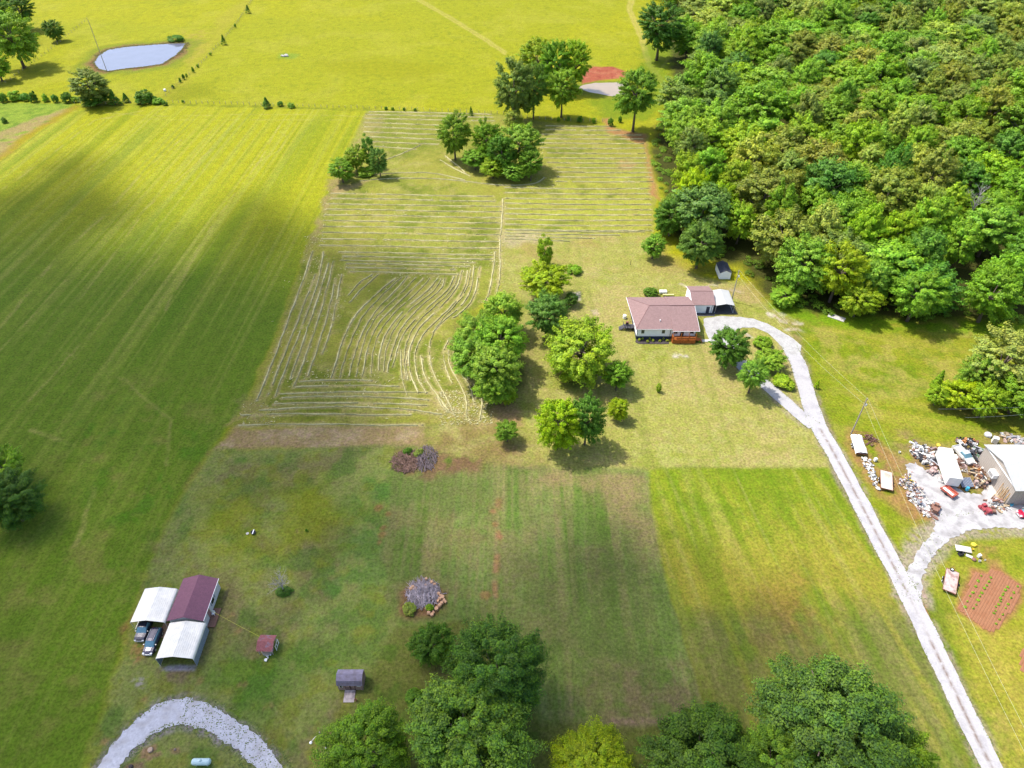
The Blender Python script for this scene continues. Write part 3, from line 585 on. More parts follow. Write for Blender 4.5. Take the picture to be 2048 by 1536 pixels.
MULCH = mat('mulch', (.05, .04, .04), .95, noise=.3)
ASPH = mat('dark_pad', (.055, .055, .062), .85, noise=.25, scale=1.2)

# ------------------------------------------------------------------ hay rows
def hay_lines(Ls):
    vs = []; fs = []
    r = random.Random(8)
    for pts, wd in Ls:
        pts = smooth_cl(pts, 3); P = [G(u, v) for u, v in pts]; run = 0; seg = []
        Q = [P[0]]
        for a, b in zip(P, P[1:]):
            k = max(1, int((b - a).length / .8)); Q += [a.lerp(b, (j + 1) / k) for j in range(k)]
        gap = 0; ph = r.uniform(0, 99); prev = None
        far = .30 * wd + max(0, Q[0].y - 130) * .0011
        for i, q_ in enumerate(Q):
            if gap > 0: gap -= 1; prev = None; continue
            if r.random() < .012: gap = r.randint(1, 3)
            d = (Q[min(i + 1, len(Q) - 1)] - Q[max(i - 1, 0)]).normalized(); n = Vector((-d.y, d.x, 0))
            wv = far * (.45 + .55 * r.random() + .25 * math.sin(i * .37 + ph)); c = q_ + n * (.16 * math.sin(i * .09 + ph) + .07 * math.sin(i * .5 + ph * 2) + r.uniform(-.07, .07)); h = .12 + .14 * r.random()
            b = len(vs); vs += [tuple(c + n * wv / 2), tuple(c + Vector((0, 0, h)) + n * wv * .15), tuple(c + Vector((0, 0, h)) - n * wv * .15), tuple(c - n * wv / 2)]
            if prev is not None: fs += [(prev + j, b + j, b + j + 1, prev + j + 1) for j in range(3)]
            prev = b
            if r.random() < .12:     # loose wisps beside the row
                e = c + n * r.uniform(-1.3, 1.3) + d * r.uniform(-.5, .5); a = r.uniform(0, 3.14); l = r.uniform(.2, .55); dd = Vector((math.cos(a), math.sin(a), 0)) * l; nn = Vector((-dd.y, dd.x, 0)) * r.uniform(.2, .4)
                b2 = len(vs); vs += [tuple(e - dd), tuple(e + nn + Vector((0, 0, .06))), tuple(e + dd), tuple(e - nn + Vector((0, 0, .06)))]; fs.append((b2, b2 + 1, b2 + 2, b2 + 3))
    # loose hay heaps at the headlands
    for (u0, v0, u1, v1, n_) in ((880, 780, 985, 850, 420), (480, 800, 560, 850, 120), (610, 470, 650, 500, 90), (600, 500, 640, 545, 80), (900, 500, 1000, 540, 140), (1060, 350, 1130, 385, 120), (640, 400, 660, 480, 60), (560, 745, 900, 770, 200), (660, 590, 690, 640, 60), (780, 540, 880, 556, 110), (990, 470, 1010, 620, 90), (740, 225, 990, 300, 160), (640, 380, 1000, 540, 420), (540, 560, 900, 760, 260)):
        for _ in range(int(n_ * (1.5 if u0 == 880 else .6))):
            e = G(r.uniform(u0, u1), r.uniform(v0, v1)); a = r.uniform(0, 3.14); l = r.uniform(.12, .45); dd = Vector((math.cos(a), math.sin(a), 0)) * l; nn = Vector((-dd.y, dd.x, 0)) * r.uniform(.15, .45)
            b2 = len(vs); vs += [tuple(e - dd), tuple(e + nn + Vector((0, 0, .08))), tuple(e + dd), tuple(e - nn + Vector((0, 0, .05)))]; fs.append((b2, b2 + 1, b2 + 2, b2 + 3))
    me = D.meshes.new('cut_hay'); me.from_pydata([(x, y, z + .01) for x, y, z in vs], [], fs); me.materials.append(HAYM); ob = D.objects.new('cut_hay', me); COL.objects.link(ob)
    tag(ob, kind='stuff', label='pale cut hay raked into long rows across the mown field', cat='hay')
hay_lines(HAYL)
# ------------------------------------------------------------------ trees
def leaf_mesh(name, seed, nleaf, ls, kind='broad', nclump=60, lobes=7, droop=0):
    """unit crown (radius 1, half height 1, centre 0) of leaf-sized faces gathered in clumps"""
    r = np.random.RandomState(seed)
    def unit(n):
        v = r.normal(size=(n, 3)); return v / np.linalg.norm(v, axis=1)[:, None]
    if kind == 'cone':
        t = r.rand(nclump) ** .75; a = r.rand(nclump) * 6.283; rad = (1 - t) * .85 * (.75 + .35 * r.rand(nclump)); z = -1 + 2 * t
        cc = np.stack([rad * np.cos(a), rad * np.sin(a), z], 1); cr = .16 + .16 * (1 - t); cout = np.stack([np.cos(a), np.sin(a), .5 + 0 * a], 1)
    elif kind == 'column':
        t = r.rand(nclump); a = r.rand(nclump) * 6.283; rad = .62 * np.sqrt(np.clip(1 - (t * 2 - 1) ** 2, 0.05, 1)) + .1; z = -1 + 2 * t
        cc = np.stack([rad * np.cos(a), rad * np.sin(a), z], 1); cr = .22 + .1 * r.rand(nclump); cout = cc.copy()
    else:
        d = unit(nclump * 2); d = d[d[:, 2] > (-.05 if kind == 'shrub' else -.92)][:nclump]
        L_ = unit(lobes); L_[:, 2] = np.abs(L_[:, 2]) * .8 + .05 if kind == 'shrub' else L_[:, 2] * .85; L_ /= np.linalg.norm(L_, axis=1)[:, None]
        dt = d @ L_.T; amp = .75 + .35 * r.rand(lobes); best = (np.exp(-((1 - dt) * 3.2)) * amp).max(1)
        rad = (.50 + .46 * best); rad *= (.55 + .45 * r.rand(len(d)) ** .5)
        if kind == 'broad': rad *= np.where(d[:, 2] < -.3, .92, 1)
        cc = d * rad[:, None]; cr = (.15 + .13 * r.rand(len(d))) * (1.0 if nclump < 90 else .78 if nclump < 200 else .62 if nclump < 300 else .5); cout = d
    nc = len(cc); ci = r.randint(0, nc, nleaf)
    o = unit(nleaf); o[:, 2] = np.where(o[:, 2] < -.2, -o[:, 2] * .6, o[:, 2])
    pr = (r.rand(nleaf) ** .33); fl = np.array([1, 1, .72]) if kind != 'cone' else np.array([1, 1, .5])
    p = cc[ci] + o * (cr[ci] * pr)[:, None] * fl + (cout[ci] * (cr[ci] * ((o * cout[ci]).sum(1) * .75 + .5 * r.rand(nleaf) ** 3))[:, None] - o * (cr[ci] * .2)[:, None] if kind == 'broad' else 0)
    if droop: p[:, 2] -= droop * r.rand(nleaf) * cr[ci]
    if kind == 'shrub': p[:, 2] = np.where(p[:, 2] < -.1, -.1 + .2 * r.rand(nleaf), p[:, 2])
    nrm = o * .75 + cout[ci] * .45 + np.array([0, 0, .35]) + r.normal(size=(nleaf, 3)) * .38; nrm /= np.linalg.norm(nrm, axis=1)[:, None]
    t1 = np.cross(nrm, r.normal(size=(nleaf, 3))); t1 /= np.linalg.norm(t1, axis=1)[:, None]; t2 = np.cross(nrm, t1)
    s = ls * (.6 + .8 * r.rand(nleaf))[:, None]; k = .62
    q = np.stack([p - t1 * s, p + t2 * s * k - nrm * s * .12, p + t1 * s, p - t2 * s * k - nrm * s * .12], 1).reshape(-1, 3)
    me = D.meshes.new(name); n4 = nleaf * 4
    me.vertices.add(n4); me.vertices.foreach_set('co', q.astype(np.float32).ravel()); me.loops.add(n4); me.loops.foreach_set('vertex_index', np.arange(n4, dtype=np.int32))
    me.polygons.add(nleaf); me.polygons.foreach_set('loop_start', np.arange(0, n4, 4, dtype=np.int32)); me.update(calc_edges=True)
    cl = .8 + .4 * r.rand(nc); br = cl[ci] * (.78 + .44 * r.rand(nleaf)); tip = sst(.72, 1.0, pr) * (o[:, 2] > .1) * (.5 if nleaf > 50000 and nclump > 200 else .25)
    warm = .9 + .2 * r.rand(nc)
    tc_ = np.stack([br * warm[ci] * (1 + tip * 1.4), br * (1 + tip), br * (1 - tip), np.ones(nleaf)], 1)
    ca = me.color_attributes.new('tint', 'FLOAT_COLOR', 'POINT'); ca.data.foreach_set('color', np.repeat(tc_, 4, 0).astype(np.float32).ravel())
    me.materials.append(LEAF); return me
def trunk_mesh(name, seed, m=None, limbs=6):
    """unit trunk: height 1 up to the crown centre, radius for a crown of 1"""
    r = random.Random(seed); mb = MB(); pts = [(0, 0, -.02), (r.uniform(-.02, .02), r.uniform(-.02, .02), .3), (r.uniform(-.04, .04), r.uniform(-.04, .04), .65), (r.uniform(-.06, .06), r.uniform(-.06, .06), 1.0), (0, 0, 1.35)]
    mb.tube(pts, [.075, .055, .045, .03, .01], 8)
    for i in range(limbs):
        t = r.uniform(.5, 1.0); a = i * 6.283 / limbs + r.uniform(-.4, .4); p0 = Vector((0, 0, t)); d = Vector((math.cos(a), math.sin(a), 0)); l = r.uniform(.4, .7)
        mb.tube([p0, p0 + d * l * .5 + Vector((0, 0, .16)), p0 + d * l + Vector((0, 0, .36))], [.03, .02, .008], 6)
    return mb.mesh(name, m or BARK, smooth=True)
LM = {}
LM['near'] = [leaf_mesh('broadleaf_crown', 300 + i, 90000, .0155, nclump=620, lobes=10) for i in range(2)]
LM['lobed'] = [leaf_mesh('lobed_crown', 320 + i, 90000, .0155, nclump=290, lobes=12) for i in range(2)]
LM['mid'] = [leaf_mesh('yard_tree_crown', 340 + i, 30000, .027, nclump=260, lobes=8) for i in range(4)]
LM['wood'] = [leaf_mesh('woodland_crown', 360 + i, 17000, .037, nclump=190, lobes=9) for i in range(7)]
LM['shrub'] = [leaf_mesh('shrub_crown', 380 + i, 5000, .06, 'shrub', nclump=70, lobes=6) for i in range(3)]
LM['cone'] = [leaf_mesh('conifer_crown', 390 + i, 6000, .06, 'cone', nclump=110) for i in range(2)]
LM['column'] = [leaf_mesh('column_crown', 395, 9000, .05, 'column', nclump=70)]
TRK = [trunk_mesh('trunk', 400 + i) for i in range(4)]
PAL = {'bright': (.120, .225, .016), 'lime': (.145, .255, .007), 'mid': (.085, .190, .018), 'leafy': (.105, .225, .030), 'dark': (.045, .120, .016), 'blue': (.064, .150, .036), 'deep': (.050, .140, .024),
       'olive': (.115, .165, .036), 'brown': (.190, .178, .056), 'pale': (.150, .225, .06), 'grey': (.098, .165, .048)}
VH = {(1016, 790): 50, (1090, 500): 58, (1090, 562): 88, (1094, 632): 104, (1162, 702): 138, (1236, 752): 68, (1117, 848): 118, (1174, 840): 112, (1237, 818): 50, (1014, 862): 48, (1458, 694): 88, (1542, 719): 44, (1508, 748): 74, (2012, 722): 145, (1958, 748): 90, (1975, 800): 84, (1922, 790): 68, (1878, 790): 52, (682, 340): 52, (710, 315): 56, (736, 300): 74, (757, 322): 60, (908, 268): 100, (973, 280): 92, (1040, 292): 98, (1003, 308): 84, (950, 318): 46, (985, 335): 46, (1025, 343): 42, (1062, 330): 62, (1027, 240): 42, (1028, 178): 126, (1068, 180): 108, (1075, 118): 84, (1110, 130): 100, (1152, 128): 100, (1125, 178): 86, (1274, 190): 114, (1322, 52): 96, (22, 75): 112, (38, 22): 70, (-12, 30): 100, (-10, 130): 60, (106, 60): 40, (178, 172): 72, (1308, 492): 54, (1345, 432): 84, (1432, 408): 100, (1402, 488): 104, (1530, 392): 130, (1610, 530): 124, (1680, 545): 130, (1720, 598): 84, (1838, 590): 120, (1985, 590): 126, (1008, 628): 96, (962, 668): 104, (1003, 680): 124, (952, 712): 110, (990, 742): 122, (988, 775): 84, (862, 1288): 92}
tr_r = random.Random(77); CROWNS = {}
def tree(name, u, v, wpx, h, pal, fam='mid', label=None, cat='tree', group=None, rz=None, zc=None, variant=None, sx=1.0, xyz=None, R_=None, trunk=True, vh=None):
    """u,v = where the middle of the crown shows; wpx = its width in photo pixels; h = height in metres"""
    r = tr_r
    if R_ is None: R_ = wpx * mpp(u, v, h * .6) / 2
    if wpx: R_ *= 1.13 if fam == 'mid' else 1.05
    vh = vh or VH.get((u, v))
    if vh and rz is None and fam != 'shrub':
        zz = h * .5
        for _ in range(4):
            q_ = G(u, v, zz); ph = math.atan2(CAM_H - zz, q_.y); half = vh * mpp(u, v, zz) / 2 * 1.04; rz = math.sqrt(max(half * half - (R_ * math.sin(ph)) ** 2, .01)) / math.cos(ph); rz = min(max(rz, R_ * .7), R_ * 2.4); zz = rz + (h * .18 if 'trunk' in (label or '') or 'open' in (label or '') else 0)
        zc = zz; h = zz + rz
    if rz is None: rz = min(h * (.38 if 'trunk' in (label or '') else .48), R_ * 1.6)
    if fam in ('cone', 'column'): rz = h * .48; zc = None
    if fam == 'shrub': zc = .12 * h; rz = h * .86
    if zc is None: zc = h - rz
    g = xyz if xyz is not None else G(u, v, zc if fam != 'shrub' else h * .45)
    a = r.uniform(0, 6.28)
    e = empty(name, (g[0], g[1], 0), a, label=label, cat=cat, group=group)
    me = LM[fam][(variant if variant is not None else r.randrange(99)) % len(LM[fam])]
    c = D.objects.new('crown', me); COL.objects.link(c); c.parent = e; c.location = (0, 0, zc); c.scale = (R_ * sx, R_ / sx, rz)
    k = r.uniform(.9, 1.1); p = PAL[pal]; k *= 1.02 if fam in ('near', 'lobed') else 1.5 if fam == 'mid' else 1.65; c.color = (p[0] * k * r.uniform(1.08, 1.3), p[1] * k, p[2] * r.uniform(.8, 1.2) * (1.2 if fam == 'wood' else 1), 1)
    if trunk and fam != 'shrub':
        t_ = D.objects.new('trunk', TRK[r.randrange(4)]); COL.objects.link(t_); t_.parent = e; hh = max(zc, h * .35); t_.scale = (R_ * .85, R_ * .85, hh)
    return e
# trees and shrubs that stand apart: (name, u, v, width px, height m, colour, family, label, group)
TL = [
 ('broadleaf_tree', 935, 1462, 292, 17, 'leafy', 'near', 'broad maple with pale leaf tips, largest of the trees along the bottom edge', 0),
 ('broadleaf_tree', 735, 1496, 205, 13, 'mid', 'near', 'mid green maple with pale tips standing right of the yard light pole', 0),
 ('broadleaf_tree', 994, 1345, 210, 19, 'deep', 'lobed', 'deep green tree rising behind the broad pale-tipped maple', 0),
 ('broadleaf_tree', 862, 1288, 88, 6.5, 'dark', 'mid', 'small dark round tree just below the grey stick pile', 0),
 ('shrub', 884, 1300, 38, 4.5, 'bright', 'shrub', 'bright green shrub against the small dark round tree below the stick pile', 0),
 ('shrub', 827, 1392, 44, 1.6, 'dark', 'shrub', 'low flat dark shrub between the plank shed and the broad maple', 0),
 ('broadleaf_tree', 1180, 1532, 185, 10, 'lime', 'near', 'yellow-green round tree at the bottom edge between maple and pine', 0),
 ('pine_tree', 1402, 1520, 256, 13, 'dark', 'lobed', 'dark grey-green pine with a ragged wide crown on the bottom edge', 0),
 ('broadleaf_tree', 1662, 1446, 325, 17, 'blue', 'lobed', 'huge tree of rounded bluish green clumps nearest the long gravel drive', 0),
 ('broadleaf_tree', 1545, 1528, 150, 12, 'leafy', 'lobed', 'lighter green tree tucked between the pine and the huge clumped tree', 0),
 ('broadleaf_tree', 1800, 1510, 120, 11, 'mid', 'mid', 'mid green tree at the right foot of the huge clumped tree', 0),
 ('broadleaf_tree', 18, 1000, 135, 12, 'dark', 'lobed', 'dark round tree alone at the left edge of the big field', 0),
 ('broadleaf_tree', 4, 938, 90, 10, 'leafy', 'mid', 'greener tree pressed behind the dark round tree at the left edge', 0),
 # the thicket on the edge of the hay field
 ('broadleaf_tree', 1008, 628, 84, 9, 'leafy', 'mid', 'narrow top tree of the dense grove beside the curved hay rows', 1),
 ('broadleaf_tree', 962, 668, 104, 10, 'leafy', 'mid', 'second tree down on the hay side of the dense grove', 1),
 ('broadleaf_tree', 1003, 680, 100, 11, 'leafy', 'mid', 'tallest tree in the middle of the dense grove beside the hay rows', 1),
 ('broadleaf_tree', 952, 712, 104, 9.5, 'leafy', 'mid', 'leftmost tree of the dense grove beside the hay rows', 1),
 ('broadleaf_tree', 990, 742, 108, 10, 'leafy', 'mid', 'lower tree of the dense grove, above its pale little neighbour', 1),
 ('broadleaf_tree', 988, 775, 74, 7.5, 'leafy', 'mid', 'lowest and smallest big-leaved tree of the dense grove', 1),
 ('young_tree', 1016, 790, 38, 5, 'bright', 'mid', 'small bright green tree at the foot of the dense grove', 0),
 ('columnar_tree', 1090, 500, 34, 9, 'bright', 'column', 'slim bright column tree at the top of the garden tree line', 0),
 ('shrub', 1145, 537, 36, 2.6, 'mid', 'shrub', 'round dark green bush alone on the grass right of the column tree', 0),
 ('broadleaf_tree', 1090, 562, 98, 8, 'lime', 'mid', 'light yellow-green willowy tree below the slim column tree', 0),
 ('broadleaf_tree', 1142, 598, 30, 4, 'dark', 'mid', 'small dark tree behind the bluish tree of the garden line', 0),
 ('broadleaf_tree', 1094, 632, 84, 10, 'blue', 'mid', 'dull bluish green tree between light willowy tree and big yard tree', 0),
 ('broadleaf_tree', 1162, 702, 145, 11, 'bright', 'mid', 'large bright green spreading tree left of the house', 0),
 ('broadleaf_tree', 1236, 752, 56, 6.5, 'mid', 'mid', 'small darker tree leaning out from the large bright spreading tree', 0),
 ('broadleaf_tree', 1117, 848, 86, 9, 'lime', 'mid', 'yellow-green half of the pair of round trees in mid lawn', 0),
 ('broadleaf_tree', 1174, 840, 70, 10, 'deep', 'mid', 'dark green half of the pair of round trees in mid lawn', 0),
 ('young_tree', 1237, 818, 42, 4.5, 'lime', 'mid', 'small bright sapling tree right of the pair of round trees', 0),
 ('young_tree', 1014, 862, 48, 4.2, 'mid', 'mid', 'small open green tree alone below the dense grove', 0),
 ('sapling', 1318, 775, 11, 2.6, 'bright', 'column', 'tiny sapling alone on the lawn below the house', 0),
 ('broadleaf_tree', 1458, 694, 80, 8.5, 'dark', 'mid', 'round dark tree between the porch and the gravel turning loop', 0),
 ('shrub', 1528, 683, 42, 2.8, 'mid', 'shrub', 'dark bush on the grass island near the top of the gravel bend', 0),
 ('broadleaf_tree', 1542, 719, 58, 4.8, 'leafy', 'mid', 'right and lighter of the two touching trees on the grass island', 0),
 ('broadleaf_tree', 1508, 748, 60, 6.5, 'leafy', 'mid', 'leaning tree with pale trunk foot over the shaded gravel branch', 0),
 ('shrub', 1573, 762, 50, 2.8, 'bright', 'shrub', 'round yellow-green bush beside the straight stretch of drive', 0),
 ('conifer', 1635, 768, 11, 2.6, 'lime', 'cone', 'tiny golden cone conifer right of the drive', 0),
 ('shrub', 1302, 583, 32, 2.6, 'dark', 'shrub', 'dark bush behind the house beside the white bench', 0),
 ('broadleaf_tree', 2012, 722, 150, 14, 'pale', 'mid', 'tallest pale green tree of the clump on the right edge', 2),
 ('broadleaf_tree', 2040, 790, 110, 11, 'mid', 'mid', 'darker tree low in the clump on the right edge', 2),
 ('broadleaf_tree', 1958, 748, 70, 9, 'leafy', 'mid', 'left flank tree of the clump on the right edge', 2),
 ('broadleaf_tree', 1975, 800, 66, 8.5, 'bright', 'mid', 'tree reaching out lowest toward the junk yard from the right clump', 2),
 ('broadleaf_tree', 1922, 790, 80, 6, 'lime', 'mid', 'yellow-green low tree in the front of the right clump', 2),
 ('broadleaf_tree', 1878, 790, 48, 5.5, 'bright', 'mid', 'leftmost low tree of the right clump with a pointed neighbour', 2),
 ('conifer', 1878, 760, 26, 6, 'mid', 'cone', 'pointed conifer poking up behind the left end of the right clump', 2),
 # clumps in and behind the hay field
 ('broadleaf_tree', 682, 340, 52, 5.5, 'mid', 'mid', 'low left tree of the small clump in the hay field', 3),
 ('broadleaf_tree', 710, 315, 46, 6.5, 'bright', 'mid', 'yellowish tree of the small clump in the hay field', 3),
 ('columnar_tree', 736, 300, 26, 11, 'blue', 'column', 'tall dark spire in the small clump in the hay field', 3),
 ('broadleaf_tree', 757, 322, 36, 8, 'blue', 'mid', 'dark right-hand tree of the small clump in the hay field', 3),
 ('shrub', 733, 342, 44, 3, 'leafy', 'shrub', 'bright bush at the foot of the dark spire', 3),
 ('broadleaf_tree', 908, 268, 64, 13, 'mid', 'mid', 'narrow pointed tree on the left of the oval hay field grove', 4),
 ('broadleaf_tree', 973, 280, 56, 12, 'mid', 'mid', 'tall rear tree next to the narrow pointed tree in the oval grove', 4),
 ('broadleaf_tree', 1040, 292, 88, 13, 'leafy', 'mid', 'largest light green tree of the oval hay field grove', 4),
 ('broadleaf_tree', 1003, 308, 60, 11, 'dark', 'mid', 'dark middle tree of the oval hay field grove', 4),
 ('broadleaf_tree', 950, 318, 50, 5, 'leafy', 'mid', 'low leafy tree at the left foot of the oval grove', 4),
 ('broadleaf_tree', 985, 335, 52, 5, 'bright', 'mid', 'low bright tree at the front of the oval grove', 4),
 ('broadleaf_tree', 1025, 343, 50, 4.5, 'leafy', 'mid', 'low tree at the right front of the oval grove', 4),
 ('broadleaf_tree', 1062, 330, 46, 8, 'mid', 'mid', 'right end tree of the oval hay field grove', 4),
 ('broadleaf_tree', 1027, 240, 38, 8, 'pale', 'mid', 'pale whitish tree top behind the oval grove', 0),
 ('broadleaf_tree', 1028, 178, 84, 19, 'grey', 'mid', 'tall grey-green weeping tree on the far fence line', 5),
 ('broadleaf_tree', 1068, 180, 56, 17, 'blue', 'mid', 'dark tree fused to the right of the tall grey weeping tree', 5),
 ('broadleaf_tree', 1075, 118, 74, 17, 'bright', 'mid', 'bright tree behind the tall grey weeping tree', 5),
 ('broadleaf_tree', 1110, 130, 60, 17, 'mid', 'mid', 'middle bright tree of the row leading to the red pond bank', 5),
 ('broadleaf_tree', 1152, 128, 56, 17, 'bright', 'mid', 'bright tree nearest the red pond bank', 5),
 ('broadleaf_tree', 1125, 178, 64, 13, 'mid', 'mid', 'lower tree with visible trunk below the bright row', 5),
 ('broadleaf_tree', 1274, 190, 80, 16, 'mid', 'mid', 'open tree standing in front of the muddy pond', 0),
 ('broadleaf_tree', 1322, 52, 88, 21, 'dark', 'mid', 'dark tree with visible trunk at the wood corner by the far track', 0),
 ('broadleaf_tree', 22, 75, 90, 15, 'leafy', 'mid', 'bright big tree in the top left corner', 6),
 ('broadleaf_tree', 38, 22, 56, 14, 'dark', 'mid', 'dark tree at the very top of the left corner', 6),
 ('broadleaf_tree', -12, 30, 80, 16, 'blue', 'mid', 'bluish tree cut by the top left frame corner', 6),
 ('broadleaf_tree', -10, 130, 56, 9, 'mid', 'mid', 'low tree below the bright big tree in the top left corner', 6),
 ('broadleaf_tree', 106, 60, 38, 9, 'dark', 'mid', 'small dark tree alone in the pasture left of the pond', 0),
 ('broadleaf_tree', 178, 172, 76, 11, 'grey', 'mid', 'airy grey-green willow on the fence below the pond', 0),
 ('broadleaf_tree', 190, 197, 60, 5, 'dark', 'mid', 'dark low tree at the foot of the airy willow', 0),
 ('conifer', 226, 195, 26, 6, 'dark', 'cone', 'dark cedar right of the airy willow', 0),
 ('conifer', 250, 195, 16, 4, 'dark', 'cone', 'small cedar between the willow and the wide dark bush', 0),
 ('shrub', 286, 193, 44, 6, 'dark', 'shrub', 'wide dark bush on the fence at the end of the hedgerow', 0),
 ('shrub', 316, 201, 26, 2.6, 'mid', 'shrub', 'low sprawling bush right of the wide dark fence bush', 0),
 ('brushwood', 347, 76, 36, 3.5, 'dark', 'shrub', 'heap of cut brush on the far bank of the pond', 0),
 ('conifer', 532, 205, 20, 4.5, 'dark', 'cone', 'lone dark cedar on the fence above the left field', 0),
 ('conifer', 446, 79, 11, 5, 'dark', 'cone', 'cedar halfway up the diagonal pasture fence', 0),
 ('conifer', 495, 18, 11, 4.5, 'dark', 'cone', 'cedar near the top of the diagonal pasture fence', 0),
 ('conifer', 942, 222, 10, 4, 'dark', 'cone', 'small cedar on the fence left of the pale tree top', 0),
 ('sapling', 613, 1060, 6, .8, 'deep', 'shrub', 'tiny planted sapling in a ring of bare soil', 0),
 ('broadleaf_tree', 1308, 492, 48, 5.5, 'leafy', 'mid', 'small round tree at the lower left tip of the wood', 0),
 ('broadleaf_tree', 1345, 432, 76, 11, 'dark', 'mid', 'dark tree at the left end of the wood above the small round tree', 0),
 ('broadleaf_tree', 1432, 408, 78, 14, 'lime', 'mid', 'yellow-green tree glowing at the wood tip above the white shed', 0),
 ('broadleaf_tree', 1402, 488, 84, 10, 'blue', 'mid', 'dark bluish tree hanging over the white garden shed', 0),
 ('broadleaf_tree', 1530, 392, 124, 19, 'olive', 'mid', 'very large olive tree dominating the front of the wood', 0),
 ('broadleaf_tree', 1610, 530, 110, 14, 'leafy', 'mid', 'front tree of the wood just above the gravel bend', 0),
 ('broadleaf_tree', 1680, 545, 100, 16, 'lime', 'mid', 'bright yellow-green front tree of the wood, right of the bend', 0),
 ('broadleaf_tree', 1570, 592, 60, 5, 'leafy', 'mid', 'low bushy growth where the wood meets the power line', 0),
 ('broadleaf_tree', 1720, 598, 80, 9, 'bright', 'mid', 'low bright front tree of the wood over the stone slab', 0),
 ('broadleaf_tree', 1838, 590, 100, 12, 'leafy', 'mid', 'green front tree of the wood above the shaded lawn edge', 0),
 ('broadleaf_tree', 1985, 590, 110, 13, 'mid', 'mid', 'front tree of the wood above the right edge clump', 0),
]
GN = {0: None, 1: 'trees of the dense grove beside the hay rows', 2: 'trees of the clump on the right edge', 3: 'trees of the small clump in the hay field', 4: 'trees of the oval grove in the hay field', 5: 'tall trees on the far fence line', 6: 'trees in the top left corner'}
placed = []
for nm, u, v, wp, h, pal, fam, lab, g_ in TL:
    e = tree(nm, u, v, wp, h, pal, fam, lab, {'shrub': 'shrub', 'conifer': 'conifer', 'brushwood': 'brushwood', 'sapling': 'sapling'}.get(nm, 'tree'), GN[g_]); placed.append((e.location.x, e.location.y, wp * mpp(u, v, h * .6) / 2, v))
# hedgerow and fence shrubs
for i, (u, v, wp, h) in enumerate([(2, 193, 22, 5), (28, 190, 30, 5), (46, 192, 24, 4), (66, 193, 18, 5), (90, 195, 16, 3.5), (108, 196, 16, 4), (132, 194, 24, 5), (150, 198, 16, 3), (330, 205, 12, 2.5), (560, 207, 14, 2.4), (582, 210, 18, 2.2), (366, 202, 6, 1.6), (772, 216, 8, 1.5), (785, 217, 7, 1.5), (808, 218, 6, 1.5), (830, 219, 8, 1.5), (395, 131, 6, 2), (385, 139, 6, 3), (366, 153, 7, 3), (372, 150, 5, 2.6), (360, 160, 6, 2.5), (346, 172, 7, 2), (421, 107, 5, 2), (470, 51, 5, 2.4), (8, 240, 14, 2.5), (1117, 238, 7, 2.5), (1137, 236, 7, 3), (1160, 238, 12, 3), (1188, 240, 10, 3), (1222, 243, 14, 4), (1240, 238, 10, 3)]):
    pos = 'hedgerow left of the airy willow' if i < 8 else 'wire fence above the fields' if i < 16 else 'diagonal pasture fence' if i < 24 else 'rough grass at the left edge' if i == 24 else 'fence between the ponds and the hay field'
    tree('shrub', u, v, wp, h, ('dark', 'mid', 'deep')[i % 3], 'shrub', 'self-sown %s shrub in the %s' % (('dark', 'mid green', 'deep green')[i % 3], pos), 'shrub', 'shrubs along the fences')
